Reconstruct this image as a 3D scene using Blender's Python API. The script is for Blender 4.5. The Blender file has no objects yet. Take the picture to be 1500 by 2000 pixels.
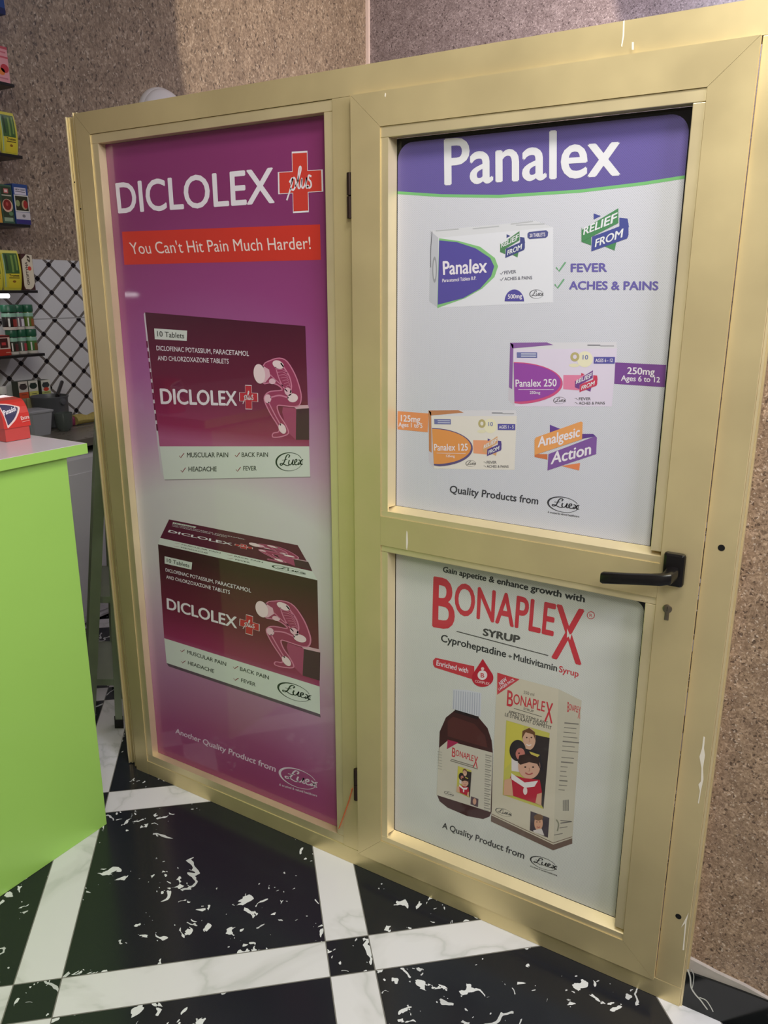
import bpy, bmesh, math, random
from mathutils import Vector, Matrix
random.seed(7)
sc = bpy.context.scene
R = math.radians

# ---------------------------------------------------------------- camera, world, lights, exposure
CAM = Vector((0.174, -1.515, 1.512)); F = 1554.0
YAW, PITCH = R(31.59), R(15.698)
cam = bpy.data.cameras.new('camera'); cam.sensor_fit = 'VERTICAL'; cam.sensor_height = 36; cam.sensor_width = 27
cam.lens = 36 * F / 2000; cam.clip_start = 0.02
co = bpy.data.objects.new('camera', cam); sc.collection.objects.link(co)
co.location = CAM; co.rotation_euler = (math.pi / 2 - PITCH, 0, YAW); sc.camera = co
sc.view_settings.view_transform = 'Standard'; sc.view_settings.look = 'None'
sc.view_settings.gamma = 1; sc.view_settings.use_curve_mapping = False
sc.view_settings.exposure = 0.24

world = bpy.data.worlds.new('world'); sc.world = world; world.use_nodes = True
world.node_tree.nodes['Background'].inputs[0].default_value = (.9, .92, 1, 1)
world.node_tree.nodes['Background'].inputs[1].default_value = 0.05

def area(name, loc, target, size, power, col, spread=180):
    l = bpy.data.lights.new(name, 'AREA'); l.shape = 'RECTANGLE'; l.size, l.size_y = size
    l.energy = power; l.color = col; l.spread = R(spread)
    o = bpy.data.objects.new(name, l); sc.collection.objects.link(o); o.location = loc
    o.rotation_euler = (Vector(target) - Vector(loc)).to_track_quat('-Z', 'Y').to_euler(); return o
area('ceiling_light_front', (-0.05, -0.65, 2.8), (-0.15, -0.3, 0), (0.7, 0.3), 18, (1, .96, .88))
area('ceiling_light_violet', (1.9, -0.85, 2.6), (-1.2, -0.6, 0.4), (0.9, 0.7), 38, (.76, .75, 1))
area('ceiling_light_shop', (1.0, -2.3, 3.0), (-1.3, -0.7, 0.4), (0.9, 0.9), 34, (1, 1, .88))
area('ceiling_light_rear', (-0.9, 2.2, 3.5), (-1.4, 3.6, 2.6), (0.7, 0.7), 42, (.88, .84, 1))
sp = bpy.data.lights.new('added_spot_rear', 'SPOT'); sp.use_square = True; sp.spot_size = R(60); sp.spot_blend = 0.03
sp.energy = 190; sp.color = (1, .86, .70); sp.shadow_soft_size = 0.03
so = bpy.data.objects.new('added_spot_rear', sp); sc.collection.objects.link(so); so.location = (-0.3, 2.6, 2.9)
so.rotation_euler = (R(90), 0, R(70.2))                # added unseen spot; level square beam shaped to cut an upright lit edge

# ---------------------------------------------------------------- pixel -> place helpers
def ray(x, y):
    d = Vector(((x - 750) / F, -(y - 1000) / F, -1)); return co.rotation_euler.to_matrix() @ d
def at_y(x, y, Y): d = ray(x, y); return CAM + d * ((Y - CAM.y) / d.y)
def at_x(x, y, X): d = ray(x, y); return CAM + d * ((X - CAM.x) / d.x)
def at_z(x, y, Z): d = ray(x, y); return CAM + d * ((Z - CAM.z) / d.z)

# ---------------------------------------------------------------- materials
def lin(c): return tuple(((v / 255) / 12.92 if v / 255 <= .04045 else ((v / 255 + .055) / 1.055) ** 2.4) for v in c) + (1,)
MATS = {}
def mat(name, col, rough=.5, metal=0, coat=0, spec=.5, emit=0, trans=0, ior=1.45, noise=0, nscale=12, alpha=1):
    if name in MATS: return MATS[name]
    m = bpy.data.materials.new(name); m.use_nodes = True; nt = m.node_tree; b = nt.nodes['Principled BSDF']
    c = lin(col); b.inputs['Base Color'].default_value = c; b.inputs['Roughness'].default_value = rough
    b.inputs['Metallic'].default_value = metal; b.inputs['Coat Weight'].default_value = coat
    b.inputs['Coat Roughness'].default_value = .06; b.inputs['Specular IOR Level'].default_value = spec
    b.inputs['Transmission Weight'].default_value = trans; b.inputs['IOR'].default_value = ior
    b.inputs['Alpha'].default_value = alpha
    if emit: b.inputs['Emission Color'].default_value = c; b.inputs['Emission Strength'].default_value = emit
    if noise:
        n, tc = N(nt, 'ShaderNodeTexNoise'), N(nt, 'ShaderNodeTexCoord'); n.inputs['Scale'].default_value = nscale; n.inputs['Detail'].default_value = 4
        nt.links.new(tc.outputs['Object'], n.inputs['Vector'])
        r = ramp(nt, [(.3, tuple(v * (1 - noise) for v in c[:3]) + (1,)), (.7, tuple(min(1, v * (1 + noise)) for v in c[:3]) + (1,))])
        nt.links.new(n.outputs['Fac'], r.inputs[0]); nt.links.new(r.outputs[0], b.inputs['Base Color'])
        rr = ramp(nt, [(.3, (rough * .85,) * 3 + (1,)), (.7, (min(1, rough * 1.2),) * 3 + (1,))])
        nt.links.new(n.outputs['Fac'], rr.inputs[0]); nt.links.new(rr.outputs[0], b.inputs['Roughness'])
    MATS[name] = m; return m
def N(nt, t, **k):
    n = nt.nodes.new(t)
    for a, v in k.items(): setattr(n, a, v)
    return n
def ramp(nt, stops, interp='LINEAR'):
    r = N(nt, 'ShaderNodeValToRGB'); e = r.color_ramp.elements; r.color_ramp.interpolation = interp
    while len(e) < len(stops): e.new(1)
    for i, (p, c) in enumerate(stops): e[i].position = p; e[i].color = c
    return r
def math_(nt, op, a, b=None, c=None):
    n = N(nt, 'ShaderNodeMath', operation=op)
    for i, v in enumerate((a, b, c)):
        if v is None: continue
        if isinstance(v, (int, float)): n.inputs[i].default_value = v
        else: nt.links.new(v, n.inputs[i])
    return n.outputs[0]
def mixc(nt, fac, a, b):
    n = N(nt, 'ShaderNodeMix', data_type='RGBA')
    for s, v in ((0, fac), (6, a), (7, b)):
        if isinstance(v, (tuple, float, int)): n.inputs[s].default_value = v
        else: nt.links.new(v, n.inputs[s])
    return n.outputs[2]

def granite(name, base, light, dark, speck, scale, stretch=(1, 1, 1), rough=.32):
    m = bpy.data.materials.new(name); m.use_nodes = True; nt = m.node_tree; b = nt.nodes['Principled BSDF']; L = nt.links.new
    tc, mp = N(nt, 'ShaderNodeTexCoord'), N(nt, 'ShaderNodeMapping'); mp.inputs['Scale'].default_value = stretch
    mp.inputs['Rotation'].default_value = (.35, .25, .3)
    L(tc.outputs['Object'], mp.inputs[0])
    wn = N(nt, 'ShaderNodeTexNoise'); wn.inputs['Scale'].default_value = scale * .5; wn.inputs['Detail'].default_value = 3; L(mp.outputs[0], wn.inputs['Vector'])
    add = N(nt, 'ShaderNodeVectorMath', operation='MULTIPLY_ADD'); L(wn.outputs['Color'], add.inputs[0]); add.inputs[1].default_value = (2.2 / scale,) * 3; L(mp.outputs[0], add.inputs[2])
    def vor(s):
        v = N(nt, 'ShaderNodeTexVoronoi'); v.inputs['Scale'].default_value = s; L(add.outputs[0], v.inputs['Vector'])
        sx = N(nt, 'ShaderNodeSeparateColor'); L(v.outputs['Color'], sx.inputs[0]); return v, sx
    v1, s1 = vor(scale); v2, s2 = vor(scale * 1.9); v3, s3 = vor(scale * 1.25)
    mid = tuple((x + y) / 2 for x, y in zip(base, dark))
    r1 = ramp(nt, [(0, lin(mid)), (.35, lin(base)), (.7, lin(base)), (1, lin(light))]); L(s1.outputs[0], r1.inputs[0])
    r2 = ramp(nt, [(0, lin(mid)), (.5, lin(base)), (1, lin(light))]); L(s2.outputs[1], r2.inputs[0])
    c = mixc(nt, .5, r1.outputs[0], r2.outputs[0])
    big = N(nt, 'ShaderNodeTexNoise'); big.inputs['Scale'].default_value = scale * .12; L(mp.outputs[0], big.inputs['Vector'])
    bl = ramp(nt, [(.35, (0, 0, 0, 1)), (.65, (.35, .35, .35, 1))]); L(big.outputs[0], bl.inputs[0]); c = mixc(nt, bl.outputs[0], c, lin(mid))
    dk = math_(nt, 'GREATER_THAN', s3.outputs[2], .95); c = mixc(nt, math_(nt, 'MULTIPLY', dk, .7), c, lin(dark))
    lt = math_(nt, 'GREATER_THAN', s2.outputs[0], .965); c = mixc(nt, math_(nt, 'MULTIPLY', lt, .5), c, lin(speck))
    L(c, b.inputs['Base Color']); b.inputs['Roughness'].default_value = rough
    bp = N(nt, 'ShaderNodeBump'); bp.inputs['Strength'].default_value = .25; bp.inputs['Distance'].default_value = .002
    L(s2.outputs[1], bp.inputs['Height']); L(bp.outputs[0], b.inputs['Normal'])
    return m

def marble_nodes(nt, vec):
    """black stone with broken white flecks and hairlines -> fac socket (1 = white)"""
    L = nt.links.new
    def noi(s, d=3, dist=0, off=0):
        a = N(nt, 'ShaderNodeVectorMath', operation='ADD'); L(vec, a.inputs[0]); a.inputs[1].default_value = (off, off * 1.7, 0)
        n = N(nt, 'ShaderNodeTexNoise'); n.inputs['Scale'].default_value = s; n.inputs['Detail'].default_value = d; n.inputs['Distortion'].default_value = dist
        L(a.outputs[0], n.inputs['Vector']); return n.outputs['Fac']
    ridge = math_(nt, 'ABSOLUTE', math_(nt, 'SUBTRACT', noi(2.6, 4, .6), .5))
    near = math_(nt, 'LESS_THAN', ridge, .06)
    fleck = math_(nt, 'GREATER_THAN', noi(25, 3, 1.2, 3), .60)
    gate = math_(nt, 'GREATER_THAN', noi(9, 2, 0, 7), .47)
    f1 = math_(nt, 'MULTIPLY', math_(nt, 'MULTIPLY', near, fleck), gate)
    hair = math_(nt, 'LESS_THAN', math_(nt, 'ABSOLUTE', math_(nt, 'SUBTRACT', noi(2.4, 5, .4, 13), .5)), .005)
    hg = math_(nt, 'GREATER_THAN', noi(5, 2, 0, 21), .5)
    f2 = math_(nt, 'MULTIPLY', math_(nt, 'MULTIPLY', hair, hg), .8)
    spk = math_(nt, 'MULTIPLY', math_(nt, 'GREATER_THAN', noi(38, 2, 1.0, 31), .72), math_(nt, 'LESS_THAN', ridge, .12))
    return math_(nt, 'MAXIMUM', math_(nt, 'MAXIMUM', f1, f2), math_(nt, 'MULTIPLY', spk, .8))

def floor_material():
    m = bpy.data.materials.new('marble_floor_tiles'); m.use_nodes = True; nt = m.node_tree; b = nt.nodes['Principled BSDF']; L = nt.links.new
    tc = N(nt, 'ShaderNodeTexCoord'); sx = N(nt, 'ShaderNodeSeparateXYZ'); L(tc.outputs['Object'], sx.inputs[0])
    PITCHT, BIG = .706, .602
    cell, big, edge = [], [], []
    for a in (0, 1):
        q = math_(nt, 'DIVIDE', sx.outputs[a], PITCHT); fl = math_(nt, 'FLOOR', q); fr = math_(nt, 'MULTIPLY', math_(nt, 'SUBTRACT', q, fl), PITCHT)
        bg = math_(nt, 'LESS_THAN', fr, BIG); big.append(bg); cell.append(math_(nt, 'ADD', math_(nt, 'MULTIPLY', fl, 2), bg))
        e = math_(nt, 'MINIMUM', math_(nt, 'MINIMUM', fr, math_(nt, 'SUBTRACT', PITCHT, fr)), math_(nt, 'ABSOLUTE', math_(nt, 'SUBTRACT', fr, BIG))); edge.append(e)
    black = math_(nt, 'COMPARE', big[0], big[1], .1)
    grout = math_(nt, 'LESS_THAN', math_(nt, 'MINIMUM', edge[0], edge[1]), .0013)
    cx = N(nt, 'ShaderNodeCombineXYZ'); L(cell[0], cx.inputs[0]); L(cell[1], cx.inputs[1])
    wn = N(nt, 'ShaderNodeTexWhiteNoise', noise_dimensions='3D'); L(cx.outputs[0], wn.inputs['Vector'])
    ad = N(nt, 'ShaderNodeVectorMath', operation='MULTIPLY_ADD'); L(wn.outputs['Color'], ad.inputs[0]); ad.inputs[1].default_value = (9, 9, 9); L(tc.outputs['Object'], ad.inputs[2])
    fac = marble_nodes(nt, ad.outputs[0])
    bc = mixc(nt, fac, lin((30, 33, 40)), lin((225, 228, 226)))
    n = N(nt, 'ShaderNodeTexNoise'); n.inputs['Scale'].default_value = 2.2; n.inputs['Detail'].default_value = 5; n.inputs['Distortion'].default_value = .8; L(ad.outputs[0], n.inputs['Vector'])
    v = math_(nt, 'ABSOLUTE', math_(nt, 'SUBTRACT', n.outputs['Fac'], .5))
    wr = ramp(nt, [(0, lin((204, 206, 202))), (.012, lin((219, 219, 217))), (.04, lin((226, 226, 225)))]); L(v, wr.inputs[0])
    c = mixc(nt, black, wr.outputs[0], bc); c = mixc(nt, grout, c, lin((120, 118, 110)))
    L(c, b.inputs['Base Color']); b.inputs['Roughness'].default_value = .1; b.inputs['Specular IOR Level'].default_value = .5
    L(math_(nt, 'ADD', math_(nt, 'MULTIPLY', grout, .5), .2), b.inputs['Roughness'])
    return m

def wall_tile_material():
    """white glazed tiles with a black-studded grey diamond lattice; object X = along wall, Z = up"""
    m = bpy.data.materials.new('diamond_wall_tiles'); m.use_nodes = True; nt = m.node_tree; b = nt.nodes['Principled BSDF']; L = nt.links.new
    tc = N(nt, 'ShaderNodeTexCoord'); sx = N(nt, 'ShaderNodeSeparateXYZ'); L(tc.outputs['Object'], sx.inputs[0])
    A, B = .142, .131
    u = math_(nt, 'DIVIDE', sx.outputs[1], A); v = math_(nt, 'DIVIDE', sx.outputs[2], B)
    p = math_(nt, 'ADD', u, v); q = math_(nt, 'SUBTRACT', u, v)
    def tri(x): return math_(nt, 'ABSOLUTE', math_(nt, 'SUBTRACT', math_(nt, 'FRACT', math_(nt, 'ADD', x, .5)), .5))
    dp, dq = tri(p), tri(q)
    line = math_(nt, 'LESS_THAN', math_(nt, 'MINIMUM', dp, dq), .066)
    dot = math_(nt, 'LESS_THAN', math_(nt, 'MAXIMUM', dp, dq), .11)
    seam = math_(nt, 'LESS_THAN', math_(nt, 'ABSOLUTE', math_(nt, 'SUBTRACT', sx.outputs[2], -.255)), .0025)
    c = mixc(nt, line, lin((206, 206, 204)), lin((106, 100, 94))); c = mixc(nt, dot, c, lin((22, 20, 22))); c = mixc(nt, seam, c, lin((150, 150, 146)))
    L(c, b.inputs['Base Color']); b.inputs['Roughness'].default_value = .12
    bp = N(nt, 'ShaderNodeBump'); bp.inputs['Strength'].default_value = .3; bp.inputs['Distance'].default_value = .002; bp.invert = True; L(line, bp.inputs['Height']); L(bp.outputs[0], b.inputs['Normal'])
    return m

GOLD = mat('gold_anodised_aluminium', (226, 208, 158), .42, .6, noise=.05, nscale=5)
GOLD2 = mat('gold_bead_aluminium', (232, 216, 172), .4, .58, noise=.05, nscale=6)
BLACK = mat('black_plastic', (20, 18, 18), .25)
HINGE = mat('dark_bronze', (58, 44, 38), .35, .6)
RUB = mat('black_gasket', (14, 14, 15), .5)
STEEL = mat('lock_steel', (150, 140, 120), .3, 1)
WHITEP = mat('white_paint_chip', (238, 230, 214), .6)
HOLE = mat('dark_hole', (6, 5, 4), .9)
DGLASS = mat('dark_glass', (16, 16, 19), .08)
def ink(c, gloss=.5): return mat('ink_%d_%d_%d' % c, c, .42, coat=gloss)

# ---------------------------------------------------------------- object helpers
def tag(o, label=None, cat=None, group=None, kind=None):
    for k, v in (('label', label), ('category', cat), ('group', group), ('kind', kind)):
        if v: o[k] = v
    return o
def empty(name, loc, label, cat, group=None, rz=0):
    o = bpy.data.objects.new(name, None); sc.collection.objects.link(o); o.location = loc; o.rotation_euler = (0, 0, rz)
    o.empty_display_size = .05; return tag(o, label, cat, group)
class MB:
    def __init__(s): s.v, s.f, s.m, s.mats, s.sm = [], [], [], [], []
    def mi(s, m):
        if m not in s.mats: s.mats.append(m)
        return s.mats.index(m)
    def add(s, vs, fs, m, smooth=False):
        k = len(s.v); s.v += [tuple(v) for v in vs]; i = s.mi(m)
        for f in fs: s.f.append(tuple(k + j for j in f)); s.m.append(i); s.sm.append(smooth)
    def box(s, a, b, m, bev=0, M=None):
        bm = bmesh.new(); bmesh.ops.create_cube(bm, size=1)
        for v in bm.verts: v.co = Vector([a[i] + (v.co[i] + .5) * (b[i] - a[i]) for i in range(3)])
        if bev: bmesh.ops.bevel(bm, geom=bm.edges[:], offset=bev, segments=2, profile=.5, affect='EDGES')
        s.bm(bm, m, M); return s
    def bm(s, bm, m, M=None, smooth=False):
        bmesh.ops.recalc_face_normals(bm, faces=bm.faces[:]); bm.verts.index_update()
        s.add([(M @ v.co if M else v.co) for v in bm.verts], [[v.index for v in f.verts] for f in bm.faces], m, smooth); bm.free()
    def lathe(s, prof, m, seg=32, M=None, cap=True):
        vs, fs = [], []
        for r, z in prof:
            for k in range(seg): a = 2 * math.pi * k / seg; vs.append(Vector((r * math.cos(a), r * math.sin(a), z)))
        for i in range(len(prof) - 1):
            for k in range(seg): fs.append((i * seg + k, i * seg + (k + 1) % seg, (i + 1) * seg + (k + 1) % seg, (i + 1) * seg + k))
        if cap:
            if prof[0][0] > 1e-6: fs.append(tuple(range(seg - 1, -1, -1)))
            if prof[-1][0] > 1e-6: fs.append(tuple((len(prof) - 1) * seg + k for k in range(seg)))
        s.add([(M @ v if M else v) for v in vs], fs, m, True)
    def loft(s, loops, m, smooth=True):
        n = len(loops[0]); vs = [v for l in loops for v in l]; fs = []
        for i in range(len(loops) - 1):
            for k in range(n): fs.append((i * n + k, i * n + (k + 1) % n, (i + 1) * n + (k + 1) % n, (i + 1) * n + k))
        fs.append(tuple(range(n - 1, -1, -1))); fs.append(tuple((len(loops) - 1) * n + k for k in range(n)))
        s.add(vs, fs, m, smooth)
    def tube(s, pts, r, m, seg=10):
        pts = [Vector(p) for p in pts]; loops = []
        for i, p in enumerate(pts):
            t = (pts[min(i + 1, len(pts) - 1)] - pts[max(i - 1, 0)]).normalized(); u = t.cross(Vector((0, 0, 1)))
            if u.length < 1e-3: u = t.cross(Vector((1, 0, 0)))
            u.normalize(); w = t.cross(u); loops.append([p + (u * math.cos(a) + w * math.sin(a)) * r for a in [2 * math.pi * k / seg for k in range(seg)]])
        s.loft(loops, m)
    def prism(s, pts, axis, a, b, m):
        """outline in the two other axes (order x,y,z), extruded along axis from a to b"""
        o = [i for i in range(3) if i != axis]; vs = []
        for t in (a, b):
            for p in pts: v = [0, 0, 0]; v[axis] = t; v[o[0]], v[o[1]] = p; vs.append(v)
        n = len(pts); bm = bmesh.new(); bv = [bm.verts.new(v) for v in vs]
        bm.faces.new(bv[:n]); bm.faces.new(bv[n:])
        for k in range(n): bm.faces.new((bv[k], bv[(k + 1) % n], bv[n + (k + 1) % n], bv[n + k]))
        s.bm(bm, m)
    def build(s, name, parent=None, smooth_angle=True):
        me = bpy.data.meshes.new(name); me.from_pydata(s.v, [], s.f); me.update()
        for m in s.mats: me.materials.append(m)
        me.polygons.foreach_set('material_index', s.m); me.polygons.foreach_set('use_smooth', s.sm)
        o = bpy.data.objects.new(name, me); sc.collection.objects.link(o)
        if parent:
            o.parent = parent
            top = parent
            while top.parent: top = top.parent
            M = Matrix.Translation(top.location) @ top.rotation_euler.to_matrix().to_4x4()
            if not getattr(s, 'local', False): me.transform(M.inverted())
        if any(s.sm):
            try: me.set_sharp_from_angle(angle=R(35))
            except Exception: pass
        return o
def origin(o, p):
    """move an object's origin to p without moving the mesh"""
    p = Vector(p); o.data.transform(Matrix.Translation(-p)); o.location = p; return o
def boxo(name, a, b, m, parent=None, bev=0): return MB().box(a, b, m, bev).build(name, parent)

# ---------------------------------------------------------------- printed artwork
FONT_CACHE = {}
def glyphs(body, off=0.0, shear=0.0):
    k = (body, off, shear)
    if k in FONT_CACHE: return FONT_CACHE[k]
    c = bpy.data.curves.new('lettering', 'FONT'); c.body = body; c.offset = off; c.shear = shear; c.resolution_u = 4
    o = bpy.data.objects.new('lettering', c); sc.collection.objects.link(o)
    dg = bpy.context.evaluated_depsgraph_get(); e = o.evaluated_get(dg); me = e.to_mesh()
    vs = [(v.co.x, v.co.y) for v in me.vertices]; fs = [tuple(p.vertices) for p in me.polygons]; e.to_mesh_clear()
    bpy.data.objects.remove(o); bpy.data.curves.remove(c)
    FONT_CACHE[k] = (vs, fs); return vs, fs
def homog(src, dst):
    """projective map taking 4 src points to 4 dst points"""
    A = []
    for (x, y), (u, v) in zip(src, dst):
        A.append([x, y, 1, 0, 0, 0, -u * x, -u * y, u]); A.append([0, 0, 0, x, y, 1, -v * x, -v * y, v])
    n = 8
    for i in range(n):
        p = max(range(i, n), key=lambda r: abs(A[r][i])); A[i], A[p] = A[p], A[i]
        for r in range(n):
            if r != i:
                k = A[r][i] / A[i][i]
                for c in range(i, n + 1): A[r][c] -= k * A[i][c]
    h = [A[i][n] / A[i][i] for i in range(n)]
    return lambda x, y: ((h[0] * x + h[1] * y + h[2]) / (h[6] * x + h[7] * y + 1), (h[3] * x + h[4] * y + h[5]) / (h[6] * x + h[7] * y + 1))
UNIT = [(0, 1), (1, 1), (1, 0), (0, 0)]                    # TL TR BR BL, y up
class Art(MB):
    """flat printing on one surface; place(x, y, layer) -> 3-D point"""
    def __init__(s, place): super().__init__(); s.place = place; s.f_ = lambda x, y: (x, y)
    def map(s, f): s.f_ = f; return s
    def P(s, x, y, l): return s.place(*s.f_(x, y), l)
    def poly(s, pts, c, l=1): s.add([s.P(x, y, l) for x, y in pts], [tuple(range(len(pts)))], c if not isinstance(c, tuple) else ink(c))
    def quad(s, x0, y0, x1, y1, c, l=1): s.poly([(x0, y0), (x1, y0), (x1, y1), (x0, y1)], c, l)
    def ell(s, cx, cy, rx, ry, c, l=1, rot=0, a0=0, a1=360, n=32):
        r = R(rot); pts = []
        for k in range(n + (a1 - a0 < 360)):
            a = R(a0 + (a1 - a0) * k / n); x, y = rx * math.cos(a), ry * math.sin(a); pts.append((cx + x * math.cos(r) - y * math.sin(r), cy + x * math.sin(r) + y * math.cos(r)))
        s.poly(pts, c, l)
    def stroke(s, pts, w, c, l=1, closed=False, sm=5):
        c = c if not isinstance(c, tuple) else ink(c)
        if len(pts) > 2 and sm:
            q = []; n = len(pts)
            for i in range(n if closed else n - 1):
                g = lambda j: pts[j % n] if closed else pts[max(0, min(n - 1, j))]
                p0, p1, p2, p3 = g(i - 1), g(i), g(i + 1), g(i + 2)
                for k in range(sm):
                    t = k / sm; q.append(tuple(.5 * (2 * p1[d] + (p2[d] - p0[d]) * t + (2 * p0[d] - 5 * p1[d] + 4 * p2[d] - p3[d]) * t * t + (3 * p1[d] - p0[d] - 3 * p2[d] + p3[d]) * t ** 3) for d in (0, 1)))
            if not closed: q.append(pts[-1])
            pts = q
        n = len(pts); L_, R_ = [], []
        for i, p in enumerate(pts):
            a = pts[(i - 1) % n] if closed else pts[max(0, i - 1)]; b = pts[(i + 1) % n] if closed else pts[min(n - 1, i + 1)]
            dx, dy = b[0] - a[0], b[1] - a[1]; d = math.hypot(dx, dy) or 1; ww = w(i / (n - 1)) if callable(w) else w
            L_.append((p[0] - dy / d * ww / 2, p[1] + dx / d * ww / 2)); R_.append((p[0] + dy / d * ww / 2, p[1] - dx / d * ww / 2))
        vs = [s.P(x, y, l) for x, y in L_ + R_]; m = n if closed else n - 1
        s.add(vs, [(i, (i + 1) % n, n + (i + 1) % n, n + i) for i in range(m)], c)
    def text(s, body, bl, br, tl, tr, c, l=2, bold=0, shear=0, fat=0):
        """bold <= .02 fattens outlines; fat repeats the glyphs sideways for heavy type"""
        if bold: fat, bold = max(fat, bold * 1.35), 0
        vs, fs = glyphs(body, bold, shear); c = c if not isinstance(c, tuple) else ink(c)
        x0, x1 = min(v[0] for v in vs), max(v[0] for v in vs); y1 = max(v[1] for v in vs)
        h = homog(UNIT, [tl, tr, br, bl])
        for i, (d, e) in enumerate([(0, 0)] if not fat else [(0, 0), (-fat, 0), (fat, 0), (0, fat * .7), (0, -fat * .7)]):
            s.add([s.P(*h((v[0] + d - x0) / (x1 - x0), (v[1] + e) / y1), l + .1 * i) for v in vs], fs, c)
    def within(s, src_quad, dst_quad, f=None):
        h = homog(src_quad, dst_quad); base = f or (lambda x, y: (x, y)); s.f_ = lambda x, y: base(*h(x, y))

def luex(a, tl, tr, br, bl, c, l=3, tagline=None):
    """oval script logo; corners of the oval's box, in the current drawing frame"""
    keep = a.f_; a.within(UNIT, [tl, tr, br, bl], keep)
    ring = [(.5 + .5 * math.cos(R(t)), .5 + .48 * math.sin(R(t))) for t in range(20, 376, 12)]
    a.stroke(ring, lambda t: .02 + .045 * math.sin(math.pi * min(1, t * 1.25)) ** 2, c, l, sm=2)
    w = .045
    a.stroke([(.47, .72), (.51, .83), (.44, .88), (.37, .76), (.32, .56), (.25, .38), (.17, .33), (.15, .41), (.23, .42), (.34, .34), (.43, .30), (.5, .36)], w, c, l)
    a.stroke([(.22, .60), (.32, .61), (.42, .65)], .03, c, l)
    a.stroke([(.5, .60), (.47, .44), (.5, .34), (.56, .36), (.62, .5), (.65, .62)], w, c, l)
    a.stroke([(.65, .62), (.62, .42), (.64, .33), (.70, .38)], w, c, l)
    a.stroke([(.70, .44), (.78, .52), (.78, .62), (.72, .58), (.70, .44), (.74, .33), (.82, .36), (.88, .46)], w, c, l)
    a.stroke([(.85, .58), (.90, .58), (.93, .46), (.96, .33), (1.02, .36)], w, c, l)
    a.stroke([(1.04, .60), (.98, .58), (.91, .40), (.84, .32)], w, c, l)
    if tagline: a.text('A trusted & valued healthcare', (-.02, -.17), (1.02, -.17), (-.02, -.05), (1.02, -.05), c, l, bold=.01)
    a.map(keep)
PLUS12 = [(.32, 1), (.67, 1), (.67, .68), (1, .68), (1, .32), (.67, .32), (.67, 0), (.32, 0), (.32, .32), (0, .32), (0, .68), (.32, .68)]
def plus_cross(a, tl, tr, br, bl, red, white, l=3):
    keep = a.f_; a.within(UNIT, [tl, tr, br, bl], keep)
    a.poly([(.495 + (x - .495) * 1.06, .5 + (y - .5) * 1.05) for x, y in PLUS12], white, l)
    a.poly([(.495 + (x - .495) * .99, .5 + (y - .5) * .99) for x, y in PLUS12], red, l + 1)
    w = .034; L = l + 2
    a.stroke([(.24, .50), (.31, .57), (.29, .45), (.17, .20)], w, white, L)
    a.stroke([(.27, .46), (.33, .57), (.38, .55), (.38, .44), (.33, .37), (.26, .40)], w, white, L)
    a.stroke([(.38, .42), (.46, .56), (.52, .72), (.50, .76), (.47, .70), (.44, .50), (.45, .40), (.49, .40)], w, white, L)
    a.stroke([(.49, .40), (.54, .56), (.53, .42), (.57, .40), (.62, .48), (.65, .57)], w, white, L)
    a.stroke([(.65, .57), (.63, .44), (.65, .39), (.69, .44)], w, white, L)
    a.stroke([(.76, .58), (.70, .60), (.69, .54), (.74, .49), (.75, .42), (.70, .39), (.65, .43)], w, white, L)
    a.map(keep)
def tick(a, x, y, s, c, l=3): a.stroke([(x - .5 * s, y + .05 * s), (x - .2 * s, y + .45 * s), (x + .5 * s, y - .5 * s)], .16 * s, c, l, sm=0)

# ---------------------------------------------------------------- the setting
WALL_X, BACK_Y, CEIL = -3.35, 3.98, 3.75
fl = origin(MB().box((-4.2, -4.2, -.05), (2.8, 4.6, 0), floor_material()).build('floor'), (0, 0, 0)); fl['kind'] = 'structure'
fo = Vector((-1.214, -.658, 0)); rot = Matrix.Rotation(R(41.73), 4, 'Z')
fl.data.transform((Matrix.Translation(fo) @ rot).inverted()); fl.location = fo; fl.rotation_euler = (0, 0, R(41.73))
g_left = granite('brown_granite', (152, 132, 110), (194, 174, 150), (54, 44, 38), (222, 206, 184), 105, (1, .8, .55))
g_back = granite('grey_granite', (142, 128, 126), (180, 166, 164), (48, 36, 36), (214, 200, 196), 110)
g_near = granite('near_granite', (158, 132, 106), (206, 178, 150), (58, 42, 34), (232, 214, 194), 190)
def struct(name, a, b, m, org=None):
    o = boxo(name, a, b, m); o['kind'] = 'structure'
    if org: origin(o, org)
    return o
plaster = mat('painted_plaster', (206, 200, 192), .8, noise=.03, nscale=2)
struct('wall_left', (WALL_X - .15, -3.8, 0), (WALL_X, BACK_Y, CEIL), g_left)
struct('wall_back', (WALL_X, BACK_Y, 0), (1.6, BACK_Y + .15, CEIL), g_back)
struct('wall_right', (.008, .022, 0), (2.45, .17, CEIL), g_near)
struct('wall_side', (2.3, -3.8, 0), (2.45, .02, CEIL), plaster)
struct('wall_passage', (1.45, .17, 0), (1.6, BACK_Y, CEIL), plaster)
struct('wall_front', (WALL_X, -3.95, 0), (2.45, -3.8, CEIL), plaster)
struct('ceiling', (WALL_X - .15, -3.95, CEIL), (2.45, BACK_Y + .15, CEIL + .1), plaster)
struct('trim_1', (WALL_X, BACK_Y - .02, 2.2), (WALL_X + .025, BACK_Y, CEIL), mat('white_corner_bead', (236, 214, 200), .4))
t = struct('trim_2', (WALL_X, -1.5, .86), (WALL_X + .008, BACK_Y - .03, 1.646), wall_tile_material())
nd = at_x(95, 517, WALL_X + .008); origin(t, nd)
sk = MB()                                                 # ragged cement fillet over the black skirting
n = 40; top = []; bot = []
for k in range(n + 1):
    x = .008 + 2.2 * k / n; top.append((x, .124 - .026 * min(1, x / .2) + random.uniform(-.003, .003))); bot.append((x, .07))
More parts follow.
